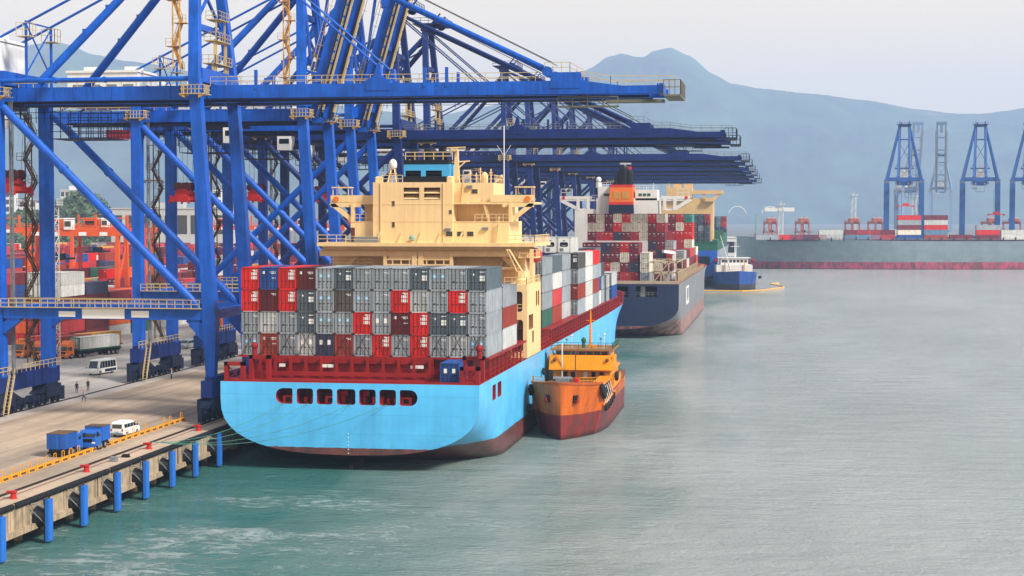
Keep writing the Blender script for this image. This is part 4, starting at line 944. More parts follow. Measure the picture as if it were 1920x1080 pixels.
# ------------------------------------------------------------------ vehicles (heading -y, origin on the ground)
TYRE = paint('tyre', (24,24,26), .9); HUB = paint('wheel_hub', (130,130,128), .5); LMP = paint('lamp_glass', (230,225,205), .2); TLT = paint('tail_lamp', (150,20,20), .3)
def wheels(t, w, ys, r=.36, tw=.24):
    for y in ys:
        for s in (-1,1):
            b = MB(); b.wheel((s*(w/2-tw/2),y,r), r, tw, 0, 14, 0); o = b.build('tyre', TYRE, t)
            b = MB(); b.wheel((s*(w/2-tw/2),y,r), r*.55, tw+.03, 0, 12, 0); b.build('rim', HUB, o)
def van(name, label, loc, rz, L=4.7, W_=1.75, Hh=1.95, bus=False, col=WHT, cat='van', group=None):
    t = thing(name, label, cat, loc, rz, group); w = W_/2
    pr = [(0,.42),(0.02,.85),(.18,1.02),(1.0 if not bus else .5,1.16),(1.65 if not bus else 1.05,Hh-.12),(1.95 if not bus else 1.4,Hh),(L-.35,Hh),(L-.1,Hh-.15),(L,.9),(L,.42),(L-.6,.3),(.5,.3)]
    b = MB(); n = len(pr); vs = []
    for f, sx_ in ((1,-1),(1,1)):
        for y, z in pr: vs.append((sx_*w*(1-.13*max(0,(z-1.0)/(Hh-1.0))**1.3), y, z))
    b.add(vs, [list(range(n)), list(range(2*n-1,n-1,-1))]+[(i,i+n,(i+1)%n+n,(i+1)%n) for i in range(n)])
    o = b.build('body', col, t); bv = o.modifiers.new('bv','BEVEL'); bv.width = .06; bv.segments = 2; bv.limit_method = 'ANGLE'; bv.angle_limit = R(40)
    b = MB(); y0, y1 = pr[3][0], pr[4][0]; z0, z1 = 1.2, Hh-.2; xi = w*.84
    k = .015; e = (y1-y0)/(pr[4][1]-pr[3][1])
    f = lambda z: y0+(z-pr[3][1])*e-.02
    b.add([(-xi,f(z0),z0),(xi,f(z0),z0),(xi*.95,f(z1),z1),(-xi*.95,f(z1),z1)], [(0,1,2,3)]); b.build('windscreen', GLS, t)
    b = MB(); b.box(-w*.74,w*.74,L-.045,L+.0,1.15,Hh-.3); 
    for v_ in range(4,8): b.v[v_] = (b.v[v_][0], b.v[v_][1]-.04, b.v[v_][2])
    b.build('rear_window', GLS, t)
    cnt = 5 if bus else 3; ya, yb = (1.9 if not bus else 2.0), L-.35
    for s in (-1,1):
        b = MB()
        for kk in range(cnt):
            a = ya+(yb-ya)*kk/cnt+.05; c = ya+(yb-ya)*(kk+1)/cnt-.05
            q = lambda z: s*(w*(1-.13*max(0,(z-1.0)/(Hh-1.0))**1.3)+.012)
            b.add([(q(1.2),a,1.2),(q(1.2),c,1.2),(q(Hh-.3),c,Hh-.3),(q(Hh-.3),a,Hh-.3)], [(0,1,2,3)])
        a = ya-.85; b.add([(q(1.2),a,1.2),(q(1.2),ya-.05,1.2),(q(Hh-.3),ya-.05,Hh-.3),(q(Hh-.3),a+.45,Hh-.3)], [(0,1,2,3)])
        b.build('side_windows', GLS, t)
        b = MB(); b.cbox(s*w*.72-.16,s*w*.72+.16,-.03,.1,.72,.9,.02); b.build('headlight', LMP, t)
        b = MB(); b.box(s*w*.86-.09,s*w*.86+.09,L-.05,L+.02,.8,1.1); b.build('tail_light', TLT, t)
        b = MB(); b.cbox(s*(w+.12)-.08,s*(w+.12)+.08,1.0 if not bus else .3,1.1 if not bus else .42,1.2,1.42,.02); b.build('wing_mirror', BLK, t)
    b = MB(); b.box(-w+.05,w-.05,-.08,.1,.36,.6); b.box(-w+.05,w-.05,L-.1,L+.08,.36,.6); b.build('bumper', GREY if not bus else WHT, t)
    b = MB(); b.box(-.26,.26,L+.08,L+.1,.62,.76); b.build('number_plate', LBB, t)
    if bus:
        b = MB()
        for s in (-1,1): b.box(s*w-.02 if s > 0 else -w-.012,s*w+.012 if s > 0 else -w+.02,2.8,L-.3,.45,.95)
        b.build('dark_skirt', NAVY, t)
    wheels(t, W_, (.85 if not bus else 1.3, L-.95 if not bus else L-1.6), .33 if not bus else .42); return t
van('white_van','white van driving away on the quay, next to the yellow kerb',(-81.8,200.6,QZ),pi+R(-4))
van('minibus','white minibus with dark windows crossing the yard road',(-118.9,272.6,QZ),R(-8),6.9,2.05,2.65,True,WHT,'minibus')
van('silver_van','silver van far down the lane between the crane legs',(-124.0,330.5,QZ),R(-6),4.9,1.85,1.95,False,paint('silver_paint',(150,158,162),.35),'van')
def cab(t, W_, col, Hc=2.9, roof=True, L=1.9):
    w = W_/2; b = MB(); b.prism([(0,.55),(.0,1.45),(.28,Hc-.25),(.5,Hc),(L,Hc),(L,.55)], 0, -w, w); o = b.build('cab', col, t)
    bv = o.modifiers.new('bv','BEVEL'); bv.width = .07; bv.segments = 2; bv.limit_method = 'ANGLE'; bv.angle_limit = R(40)
    if roof: b = MB(); b.prism([(.35,Hc),(1.2,Hc+.75),(L,Hc+.75),(L,Hc)], 0, -w*.85, w*.85); b.build('wind_deflector', col, t)
    b = MB(); b.add([(-w*.88,.06,1.62),(w*.88,.06,1.62),(w*.84,.24,Hc-.35),(-w*.84,.24,Hc-.35)], [(0,1,2,3)])
    for i_ in range(4): b.v[i_] = (b.v[i_][0], b.v[i_][1]-.035, b.v[i_][2])
    b.build('windscreen', GLS, t)
    for s in (-1,1):
        b = MB(); b.box(s*w-.012 if s < 0 else s*w-.01, s*w+.01 if s < 0 else s*w+.012, .55, 1.35, 1.62, Hc-.4); b.build('side_window', GLS, t)
        b = MB(); b.cbox(s*w*.72-.2,s*w*.72+.2,-.05,.06,.85,1.05,.02); b.build('headlight', LMP, t)
        b = MB(); b.beam((s*w,.25,2.3),(s*(w+.22),.1,2.2),.05); b.box(s*(w+.22)-.1,s*(w+.22)+.1,.05,.13,1.75,2.25); b.build('wing_mirror', BLK, t)
    b = MB(); b.box(-w*.95,w*.95,-.1,.15,.4,.8); b.box(-w*.6,w*.6,-.03,.05,1.05,1.4,1); b.build('bumper', [col, BLK], t)
def boxtruck(label, loc, rz, col, L=7.0, Hh=2.95, group=None):
    t = thing('box_truck', label, 'truck', loc, rz, group); cab(t, 2.2, TRKB, 2.35, False, 1.7)
    b = MB(); b.box(-1.12,1.12,1.85,L,.95,Hh); 
    for k in range(9): y = 2.0+k*(L-2.1)/8; [b.box(s*1.12-.03,s*1.12+.03,y-.05,y+.05,.95,Hh) for s in (-1,1)]
    b.box(-1.12,1.12,L,L+.04,.95,Hh); b.box(-.03,.03,L+.04,L+.08,1,Hh-.05); [b.box(x-.02,x+.02,L+.04,L+.1,1,Hh-.1) for x in (-.5,.5)]; b.build('cargo_box', col, t)
    b = MB(); b.box(-1.16,1.16,1.8,L+.06,Hh,Hh+.06); b.build('roof_sheet', BRN, t)
    b = MB(); b.box(-.9,.9,.4,L,.55,.95); b.box(-1.05,1.05,L-.1,L,.4,.62); b.build('chassis', BLK, t)
    wheels(t, 2.1, (.95, L-2.4, L-1.2), .45, .3); return t
boxtruck('blue box truck with its closed rear toward the viewer, on the quay road', (-82.2,183.4,QZ), pi, paint('truck_box_dark', (36,84,160), .5, var=.25, streak=.3, rust=.08), 5.0, 2.7)
boxtruck('blue box truck facing the viewer with its white fronted cab', (-81.0,184.3,QZ), R(-1), TRKB, 4.0, 2.65)
def artic(label, loc, rz, cabcol, ccol, L=12.19, Hc=2.6, frame=None, cabH=2.75, load=True):
    t = thing('container_truck', label, 'truck', loc, rz, 'container trucks in the yard'); cab(t, 2.4, cabcol, cabH)
    b = MB(); b.box(-.5,.5,.6,16.2,.75,1.2); b.box(-1.15,1.15,3.2,16.2,1.2,1.4); b.box(-1.1,-.7,4.5,10,.5,.95); b.build('chassis', BLK, t)
    wheels(t, 2.4, (1.25,3.6,4.9,12.2,13.5,14.8), .5, .34)
    if load: return t, Matrix.Translation(V(loc)) @ Matrix.Rotation(rz,4,'Z') @ V((0,3.3,1.42))
    return t
def truck_load(pos, rz, col, label, L=12.19, Hc=2.6, rim=None):
    o = container(pos.x, pos.y, pos.z, col, label, 'containers on yard trucks', L, Hc, 'plain', False, rz)
    if rim:
        b = MB()
        for x in (-1.2,1.2): b.box(x-.1,x+.1,-.05,.2,0,Hc+.02)
        b.box(-1.25,1.25,-.05,.2,-.02,.35); b.box(-1.25,1.25,-.04,.2,Hc-.15,Hc+.03); [b.box(s*1.24-.04,s*1.24+.04,0,L,-.01,.25) for s in (-1,1)]; b.build('green_frame', GRN, o)
    return o
rz = R(-17); t, p = artic('orange cab truck pulling the white container with a green frame', (-138.2,303.5,QZ), rz, ORG, 'white'); truck_load(p, rz, 'white', 'white container with a green frame on the orange truck', rim=True)
rz = R(-15); t, p = artic('truck behind the white container, carrying a tan container', (-141.4,313.0,QZ), rz, ORG, 'yellow'); truck_load(p, rz, 'yellow', 'tan yellow container behind the white one on a truck')
rz = R(-14); t, p = artic('truck with a rust red container, left of the orange cab truck', (-143.0,302.0,QZ), rz, ORG, 'rust'); truck_load(p, rz, 'rust', 'rust red container on a truck left of the orange cab')
rz = R(-10); t, p = artic('orange cab truck facing out between the nearest crane legs', (-147.6,304,QZ), rz, ORG, 'maroon', cabH=3.1); truck_load(p, rz, 'pink', 'faded red container on the truck between the nearest crane legs')
rz = R(-6); t, p = artic('white cab truck far down the lane carrying an orange container', (-134.4,369,QZ), rz, WHT, 'orange'); truck_load(p, rz, 'orange', 'pale orange container on the white cab truck')

# ------------------------------------------------------------------ people
def person(label, loc, rz, top, legs, helmet=True, pose='walk'):
    st = .22 if pose == 'walk' else .05; arm = .25 if pose != 'wave' else .1
    J = [(0,0,.95),(0,0,1.15),(0,0,1.38),(0,.0,1.52),(0,-.02,1.60),(0,-.03,1.72),
         (-.17,0,1.42),(-.25,.08 if pose == 'walk' else 0,1.15),(-.26,-arm*.5,.88),(-.26,-arm*.5-.03,.78),
         (.17,0,1.42),(.25,-.06,1.15) if pose != 'wave' else (.40,-.08,1.35),(.26,-arm,.92) if pose != 'wave' else (.62,-.12,1.42),(.26,-arm-.05,.83) if pose != 'wave' else (.72,-.12,1.44),
         (-.10,0,.90),(-.11,-st,.50),(-.11,-st*.7,.08),(-.11,-st*.7-.16,.04),
         (.10,0,.90),(.11,st*.5,.50),(.11,st*1.3,.10),(.11,st*1.3-.16,.05)]
    E_ = [(0,1),(1,2),(2,3),(3,4),(4,5),(2,6),(6,7),(7,8),(8,9),(2,10),(10,11),(11,12),(12,13),(0,14),(14,15),(15,16),(16,17),(0,18),(18,19),(19,20),(20,21)]
    Rr = [.15,.15,.16,.065,.09,.085,.075,.05,.04,.045,.075,.05,.04,.045,.10,.07,.05,.045,.10,.07,.05,.045]
    me = bpy.data.meshes.new('person'); me.from_pydata(J, E_, []); o = bpy.data.objects.new('tmp', me); C.objects.link(o)
    o.modifiers.new('s','SKIN')
    for i, v_ in enumerate(me.skin_vertices[0].data): v_.radius = (Rr[i], Rr[i]*(.75 if i < 3 else 1)); v_.use_root = (i == 0)
    o.modifiers.new('u','SUBSURF').levels = 1
    dg = bpy.context.evaluated_depsgraph_get(); m2 = bpy.data.meshes.new_from_object(o.evaluated_get(dg)); bpy.data.objects.remove(o)
    m2.materials.clear(); [m2.materials.append(m) for m in (legs, top, SKIN)]
    for p in m2.polygons:
        z = p.center.z; hand = abs(p.center.x) > .2 and (z < .9 if pose != 'wave' or p.center.x < 0 else p.center.x > .6)
        p.material_index = 2 if z > 1.50 or hand else (1 if z > .93 else 0)
    m2.name = 'person'
    po = link('person', m2, None, loc, rz, label, 'person', 'people on the quay' if loc[2] < 5 else None)
    b = MB()
    if helmet: b.lathe((0,-.03,1.70), [(.13,0),(.12,.06),(.08,.13),(.02,.16)], 12); b.box(-.1,.1,-.2,-.1,1.70,1.72); b.build('helmet', YEL, po, smooth=True)
    else: b.lathe((0,-.02,1.68), [(.10,0),(.105,.06),(.07,.12),(.02,.135)], 12); b.build('hair', BLK, po, smooth=True)
    return po
person('bareheaded person in dark clothes walking on the yard side of the rail', (-109.3,245,QZ), R(200), CLTH, CLTH, False)
person('person in yellow helmet and dark jacket standing just behind the crane rail', (-109.0,248.6,QZ), R(20), CLTH, CLTH)
person('person in yellow helmet and pale shirt stepping over the crane rail', (-103.2,233.8,QZ), R(150), SHRT, CLTH)
person('person in yellow helmet and white shirt pointing beside the second crane bogies', (-102.7,268.7,QZ), R(-60), SHRT, CLTH, True, 'wave')

# ------------------------------------------------------------------ orange bunker tanker alongside
TX, TY = -31.3, 236.2
tk = thing('bunker_tanker', 'small orange and red bunker tanker lying against the light blue ship', 'ship', (TX,TY,0))
OH = hull_paint('hull_orange', (206,98,10), (150,24,20), 3.6, streak=.55, rust=.34, rough=.5)
def small_hull(name, mats, prof, parent, nz=7, flare=.5):
    """prof: (y, deck half-breadth, waterline half-breadth, deck z); bow at the first entry"""
    b = MB(); m = nz+1; n = 2*m
    for y, bd, bw, dz in prof:
        half = [(bw+(bd-bw)*(k/nz)**(1/(flare+.5)) if k else bw*.9, -1.5+(dz+1.5)*k/nz) for k in range(m)]
        b.v += [(w, y, z) for w, z in reversed(half)]+[(-w, y, z) for w, z in half]
    for j in range(len(prof)-1):
        for i in range(n-1): b.f.append([j*n+i,j*n+i+1,(j+1)*n+i+1,(j+1)*n+i]); b.m.append(0)
        b.f.append([j*n+n-1,j*n,(j+1)*n,(j+1)*n+n-1]); b.m.append(1)
    b.f.append(list(range(n))); b.m.append(0); e = (len(prof)-1)*n; b.f.append([e+i for i in range(n-1,-1,-1)]); b.m.append(0)
    return b.build(name, mats, parent)
DKB = paint('deck_brown', (120,70,40), .7, var=.3, rust=.3)
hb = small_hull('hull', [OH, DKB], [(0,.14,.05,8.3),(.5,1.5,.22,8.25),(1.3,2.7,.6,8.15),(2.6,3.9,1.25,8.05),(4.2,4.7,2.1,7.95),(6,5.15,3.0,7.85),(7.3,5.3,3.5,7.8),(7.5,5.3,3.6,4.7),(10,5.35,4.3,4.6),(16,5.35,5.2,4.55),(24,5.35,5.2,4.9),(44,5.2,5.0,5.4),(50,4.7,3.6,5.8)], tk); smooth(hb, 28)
b = MB()
for s in (-1,1):
    pr = [(0,.14,8.3),(.5,1.5,8.25),(1.3,2.7,8.15),(2.6,3.9,8.05),(4.2,4.7,7.95),(6,5.15,7.85),(7.3,5.3,7.8)]
    for (y,w,z),(y2,w2,z2) in zip(pr,pr[1:]): b.beam((s*w,y,z-.05),(s*w2,y2,z2-.05),.2,.3)
b.build('bow_rim', paint('rusty_orange', (176,84,34), .7, var=.3, rust=.3), tk)
for s in (-1,1):
    b = MB(); b.box(-.45,.45,-.1,.1,-.55,.55); b.build('hawse_recess', BLK, tk, (s*2.05,1.12,5.9), R(44*s))
    b = MB(); b.beam((s*.1,-.2,.3),(s*.0,-.25,-.5),.2); b.beam((-.35,-.25,-.3),(.35,-.25,-.3),.15); b.build('anchor', RED, tk, (s*2.1,1.0,5.9), R(44*s))
tyn = 0
for x, y, z, r in ((-5.3,6.2,6.6,.9),(-5.4,5.0,4.0,.7),(5.35,6.2,7.0,.75),(5.5,7.6,6.2,.95),(5.6,9.2,3.9,.6),(5.6,11.2,3.8,.6),(5.6,13.4,3.8,.6),(5.6,15.8,3.9,.6),(5.6,18.4,4.1,.6),(5.6,21.0,4.4,.6),(5.6,25.5,7.0,.8),(-5.5,13,4.2,.6),(-5.5,21,8,.6)):
    b = MB(); b.v = []; n, m = 14, 7
    for i in range(n):
        a = 2*pi*i/n
        for j in range(m): c = 2*pi*j/m; rr = r*.68+r*.32*cos(c); b.v.append((r*.32*sin(c)*1.2, rr*cos(a), rr*sin(a)))
    b.f = [[i*m+j,i*m+(j+1)%m,((i+1)%n)*m+(j+1)%m,((i+1)%n)*m+j] for i in range(n) for j in range(m)]; b.m = [0]*len(b.f)
    b.build('tyre_fender', RUB, tk, (x,y,z), 0, True)
HOK = paint('belt_orange', (226,130,10), .5, var=.15)
GR_ = paint('grey_recess', (62,58,64), .7, var=.3)
b = MB(); b.box(3.2,4.5,7.4,24,4.5,6.9); b.build('side_recess', GR_, tk)
b = MB(); b.box(-5.2,-3.2,12,22,4.9,6.0); b.build('side_recess', GR_, tk)
b = MB(); b.box(3.1,5.0,7.4,24,6.9,7.15); b.build('side_canopy', HOK, tk)
b = MB()
for y in (9,12,15,18,21): b.beam((5.0,y,4.6),(4.8,y,6.9),.16)
b.build('side_frames', GR_, tk)
b = MB(); b.beam((5.42,7.6,4.45),(5.46,24,4.8),.2,.3); b.build('rub_rail', HOK, tk)
# deckhouse
b = MB(); b.box(-4.6,4.6,25.4,38,5.3,8.2); b.build('lower_house', ORG if False else paint('house_orange', (234,142,6), .5, var=.08, streak=.1), tk); HO = bpy.data.materials['house_orange']
b = MB(); b.box(-5.1,5.1,23.6,23.8,5.0,6.3); b.prism([(2.2,5.0),(5.25,5.0),(5.25,7.3),(3.4,6.3)], 1, 23.5, 23.9); b.box(4.9,5.1,23.8,38,5,6.6); b.build('bridge_front_bulwark', HO, tk)
b = MB(); b.prism([(24.0,8.0),(24.6,8.0),(25.2,10.3),(24.9,10.3)], 0, -5.1, 5.1) ; b.box(-5.1,5.1,24.9,36,8.0,8.25); b.box(4.9,5.1,24.6,30,8.2,10.2); b.box(-5.1,-4.9,24.6,30,8.2,10.2); b.build('bridge_bulwark', HO, tk)
b = MB(); b.box(-4.3,4.3,26,34,8.2,11.0); b.build('wheelhouse', HO, tk)
for i in range(7):
    x = -3.6+i*1.2; b = MB(); b.box(x-.5,x+.5,25.93,26.02,9.75,10.8); b.build('bridge_window', GLS, tk)
for s in (-1,1): b = MB(); b.box(s*4.3-.03,s*4.3+.03,26.4,28.5,9.7,10.7); b.build('bridge_window', GLS, tk)
b = MB(); b.box(-5.0,5.0,25.2,35,11.0,11.25); b.build('bridge_roof', paint('roof_brown', (150,110,72), .7, var=.2, rust=.2), tk)
for i, x in enumerate((-2.6,-1.4,.6,1.9,3.2)):
    b = MB(); b.box(x-.32,x+.32,25.33,25.42,6.7,7.6); b.build('window', GLS if i != 2 else WHT, tk)
for x in (-1.9, 3.0): b = MB(); b.tube((x,23.5,6.1),(x,23.62,6.1),.4,12); b.tube((x,23.45,6.1),(x,23.66,6.1),.2,10,1); b.build('lifebuoy', [ORG, HO], tk)
b = MB(); b.rail([(-4.9,25.3,11.25),(4.9,25.3,11.25),(4.9,35,11.25)],1.0,1.1,.07); b.rail([(5.1,24,6.3),(5.1,38,6.3)],1,2,.06); b.build('roof_railing', GRN, tk)
b = MB(); b.tube((1.0,29,11.25),(1.0,29,17.2),.24,8,0,.1); b.beam((.3,29,15.6),(1.7,29,15.6),.1); b.beam((.5,29,14),(1.5,29,14),.08); b.box(.7,1.9,28.6,29.4,11.25,11.6); b.build('mast', HO, tk)
b = MB(); b.tube((-3.0,24.2,5),(-3.0,24.2,12.2),.1,8); b.tube((-3.0,24.2,4.9),(-3.0,24.2,6.5),.25,8); b.build('fore_pole', WHT, tk)
b = MB(); b.tube((-.7,23,5),(-.7,23,10.8),.09,8); b.ball((-.7,23,10.9),.16); b.build('fore_pole', BRN, tk)
b = MB(); b.tube((-4.1,24.5,5),(-4.1,24.5,9.4),.07,6); b.build('fore_pole', YEL, tk)
b = MB(); b.lathe((.0,28,11.25), [(.3,0),(.25,.8),(.4,1.1),(.4,1.4),(.1,1.7)], 10); b.build('searchlight', GRN, tk)
for x, h in ((-1.8,1.8),(3.4,2.1),(2.9,1.4),(-2.6,1.2)): b = MB(); b.tube((x,27,11.25),(x,27,11.25+h),.05,6); b.lathe((x,27,11.25+h), [(.05,0),(.22,.1),(.22,.3),(.05,.35)], 8); b.build('antenna', WHT if h > 1.7 else GREY, tk)
b = MB(); b.box(-5.5,-4.7,25.0,26.4,9.7,11); b.build('wing_box', paint('pale_blue_box', (150,180,196), .5), tk)
for s in (-1,1): b = MB(); b.ball((s*4.2,24.3,9.6),.3,8); b.build('flood_lamp', BRN, tk)
b = MB(); b.rail([(-5.2,6.8,7.8),(-4.6,4.2,7.9),(-2.6,1.3,8.1)],.9,1.0,.06); b.build('bow_rail', YEL, tk)
b = MB(); b.rail([(2.6,1.3,8.1),(4.6,4.2,7.9),(5.2,6.8,7.8)],.9,1.0,.06); b.build('bow_rail', YEL, tk)
for y in (9.2,11.2,13.4,15.8,18.4,21): b = MB(); b.tube((5.0,y,6.7),(5.66,y,4.3),.045,4); b.build('fender_rope', LBL, tk)
for z in (6.35, 8.26): b = MB(); b.box(-5.14,5.14,23.55 if z < 7 else 24.2,23.62 if z < 7 else 24.3,z-.06,z+.06); b.build('rubbing_strip', BRN, tk)
b = MB(); b.rail([(-4.6,24.9,8.25),(-4.6,36,8.25)],1,2,.06); b.build('side_rail', YEL, tk)
b = MB(); b.cbox(-1.4,.6,4.4,5.8,7.8,8.6); b.tube((-1.8,5.2,8.4),(1.0,5.2,8.4),.35,8); b.build('windlass', GREY, tk)
b = MB(); b.cbox(1.3,2.0,5.0,5.8,7.8,8.6,.1); b.build('red_drum', REDB, tk)
person('person in a blue overall at the bridge front of the orange tanker', (TX+4.1,TY+24.4,QZ+.9), 0, BLUC, BLUC)
# ------------------------------------------------------------------ second container ship (navy)
AX, AY = -47.0, 438.0
s2 = thing('container_ship', 'navy and grey container ship with a white bridge and an orange funnel', 'ship', (AX,AY,0))
HN = hull_paint('hull_navy', (30,42,72), (150,96,92), 3.4, streak=.25, rust=.05)
HG = hull_paint('hull_side_grey', (128,130,132), (196,140,128), 4.6, streak=.3, rust=.05)
h2 = hull('hull', [HN, HG, RED], 205, 20.4, 14.6, 2.4, -10, 2.4, 7, 165, 204, 145, 198, s2, 1.0, side_mat=1)
k = MB(); k.box(2.2,7.0,-1,5,11.2,14.0); k.box(9.0,14.6,-1,5,11.2,14.0); k.box(-6,-1,-1,5,11.2,14); cut(h2, k, [BLK]); smooth(h2)
b = MB(); b.rail([(2.2,.4,11.3),(7,.4,11.3)],1.1,1.2,.1); b.rail([(9,.4,11.3),(14.6,.4,11.3)],1.1,1.2,.1); b.build('opening_rail', GREY, s2)
b = MB(); b.box(10.2,11.4,1.2,2.6,11.2,13.9); b.build('winch_house', paint('pale_steel', (170,160,150), .6), s2)
b = MB(); b.box(-20.2,20.2,.2,1.0,14.6,15.4); b.build('deck_edge', paint('stone_deck', (168,152,130), .6, var=.2), s2); b = MB(); b.box(-20.2,20.2,1.0,150,14.58,14.75); b.build('deck_plate', RED, s2)
LASH = paint('lashing_beige', (176,160,130), .6, var=.2, rust=.05)
b = MB()
for y in (1.2, 29):
    for x in (13.6,15.6,17.6,19.6): b.beam((x,y,15),(x,y,20.5),.3)
    for z in (17.6,20.4): b.beam((12.6,y,z),(20,y,z),.3,.5)
    b.beam((13.6,y,15),(17.6,y,20.4),.2); b.beam((17.6,y,15),(13.6,y,20.4),.2)
for z in (17.6,20.4): b.beam((19.8,1.2,z),(19.8,30,z),.25)
b.build('lashing_bridge', LASH, s2)
b = MB(); 
for i in range(42): y = 1+i*3.4; b.beam((20.2,y,14.7),(20.2,y,17.8 if i < 30 else 16),.3); 
for z in (15.8,17.7): b.beam((20.2,1,z),(20.2,105,z),.15)
b.build('side_stanchions', LASH, s2)
b = MB(); b.beam((17.6,24,15),(17.6,24,22.8),.9); b.beam((17.6,24,22.4),(14.8,20,22.9),.8); b.build('provision_crane', WHT, s2)
# white bridge
YB = 62
X2 = lambda p: (p-1171)*.1625
Z2 = lambda p: 32.2-(p-408)*.1625
b = MB(); b.box(X2(1119),X2(1233),YB,YB+14,15,Z2(372)); b.build('deckhouse', WHT, s2)
b = MB(); b.box(X2(1078),X2(1119),YB+.5,YB+13,15,Z2(392)); b.build('side_house', WHT, s2)
for a, c, e, f in ((1122,1146,372,350),(1192,1232,376,356)): b = MB(); b.box(X2(a),X2(c),YB,YB+10,Z2(e),Z2(f)); b.build('wheelhouse', WHT, s2)
for a in (1133,1139,1198,1206,1214): b = MB(); b.box(X2(a),X2(a+6),YB-.08,YB+.03,Z2(368),Z2(363)); b.build('window', GRN, s2)
b = MB(); b.box(X2(1050),X2(1293),YB+.6,YB+8,Z2(377),Z2(374)); b.box(X2(1050),X2(1110),YB+.5,YB+.7,Z2(374),Z2(368)); b.box(X2(1240),X2(1293),YB+.5,YB+.7,Z2(374),Z2(368)); b.build('bridge_deck', WHT, s2)
for s, a, c in ((-1,1052,1084),(1,1291,1265)):
    b = MB(); b.beam((X2(a),YB+.9,Z2(376)),(X2(c),YB+.9,Z2(392)),.8,1.0); b.beam((X2(c),YB+.9,Z2(374)),(X2(c),YB+.9,Z2(394)),.9,.9); q = c-s*19; b.beam((X2(q),YB+.9,Z2(374)),(X2(q),YB+.9,Z2(394)),.9,.9); b.beam((X2(c),YB+.9,Z2(393)),(X2(q),YB+.9,Z2(393)),.6); b.build('wing_bracket', WHT, s2)
    b = MB(); b.rail([(X2(a),YB+.6,Z2(368)),(X2(a)-s*3.5,YB+.6,Z2(368))],2.2,1.7,.14); b.tube((X2(a)-s*.8,YB+.4,Z2(371)),(X2(a)-s*.8,YB+.48,Z2(371)),.5,12,1); b.build('wing_end', [WHT, REDB], s2)
b = MB(); b.rail([(X2(1122),YB,Z2(350)),(X2(1146),YB,Z2(350))],1.2,1.4,.1); b.rail([(X2(1192),YB,Z2(356)),(X2(1232),YB,Z2(356))],1.2,1.4,.1); b.rail([(X2(1110),YB+.3,Z2(374)),(X2(1240),YB+.3,Z2(374))],1.2,2.4,.08); b.build('deck_railing', WHT, s2)
FO = paint('funnel_orange', (232,120,40), .5, var=.06); FR = paint('funnel_red', (206,52,36), .5, var=.06)
zf = lambda p: Z2(p)
fb = MB(); fb.prism([(X2(1143),zf(402)),(X2(1190),zf(402)),(X2(1189),zf(384)),(X2(1144),zf(384))], 1, YB-2, YB+6, 0)
fb.prism([(X2(1144),zf(384)),(X2(1189),zf(384)),(X2(1189),zf(379)),(X2(1144),zf(379))], 1, YB-2, YB+6, 2)
fb.prism([(X2(1144),zf(379)),(X2(1189),zf(379)),(X2(1187.5),zf(352)),(X2(1146),zf(352))], 1, YB-2, YB+6, 1)
fb.prism([(X2(1146),zf(352)),(X2(1187.5),zf(352)),(X2(1187),zf(347)),(X2(1146.5),zf(347))], 1, YB-2, YB+6, 2); fb.build('funnel', [NAVY, FO, FR], s2)
for a in (1152,1168): b = MB(); b.box(X2(a),X2(a+12),YB-2.1,YB-1.98,zf(373),zf(360)); b.build('funnel_grille', OCH, s2)
for a, r, t_ in ((1155,.7,326),(1164,1.0,318),(1170,1.3,312),(1180,1.1,320)): b = MB(); b.lathe((X2(a),YB+2,zf(347)), [(r,0),(r,zf(t_)-zf(347)-.6),(r*.8,zf(t_)-zf(347))], 12); b.build('exhaust_pipe', BLK, s2)
b = MB(); b.beam((X2(1170),YB+5,zf(340)),(X2(1170),YB+5,zf(304)),.5); b.box(X2(1160),X2(1181),YB+4.5,YB+5.5,zf(308),zf(305)); b.beam((X2(1163),YB+5,zf(313)),(X2(1178),YB+5,zf(313)),.3); b.build('mast', WHT, s2)
b = MB(); b.box(X2(1175),X2(1183),YB+4.2,YB+4.3,zf(318),zf(312)); b.build('flag', REDB, s2)
b = MB(); b.tube((X2(1122),YB+2,zf(352)),(X2(1122),YB+2,zf(342)),.9,10); b.ball((X2(1122),YB+2,zf(337)),.85,12); b.build('radome', WHT, s2)
for a, t_ in ((1225,344),(1212,350)): b = MB(); b.tube((X2(a),YB+1,zf(356)),(X2(a),YB+1,zf(t_)),.12,6); b.build('antenna', WHT, s2)
b = MB(); b.box(20.38,20.5,34,46,7.4,12.6,0); b.prism([(37,12.0),(43,12.0),(43,9.6),(40,8.0),(37,9.6)], 0, 20.5, 20.56, 1); b.build('hull_emblem', [LBL, GREY], s2)
# its containers: pitch 2.52, tiers 2.62
def face(rows, x0, y, z0, nm, grp, Hc=2.62, L=12.19, parts=False, ship_=(AX,AY), pt=2.52):
    nr = len(rows)
    for r, row in enumerate(rows):
        for c, w_ in enumerate(row.split()):
            if w_ == '-': continue
            container(ship_[0]+x0+c*pt, ship_[1]+y, z0+(nr-1-r)*Hc, w_, f'{NAME[w_]} container, {ORD[nr-1-r]} tier, {NTH[c]} column, {nm}', grp, L, Hc, {'wine':'text','pale':'plain','cream':'plain','red':'text'}.get(w_,'plain'), parts)
G2 = 'containers on the navy ship'
face(['- wine wine navy wine red wine','- wine wine wine wine cream wine','- wine wine red cream wine slate','- wine wine rust wine pink pink'], -6.9, 3, 15.0, 'stern block on the navy ship', G2)
for i in range(3): container(AX+11.2, AY+1.6, 15.0+i*2.62, ('grey','cream','cream')[i], f'{NAME[("grey","cream","cream")[i]]} container, {ORD[i]} tier of the lone navy ship stack', G2, 12.19, 2.62, 'plain', False)
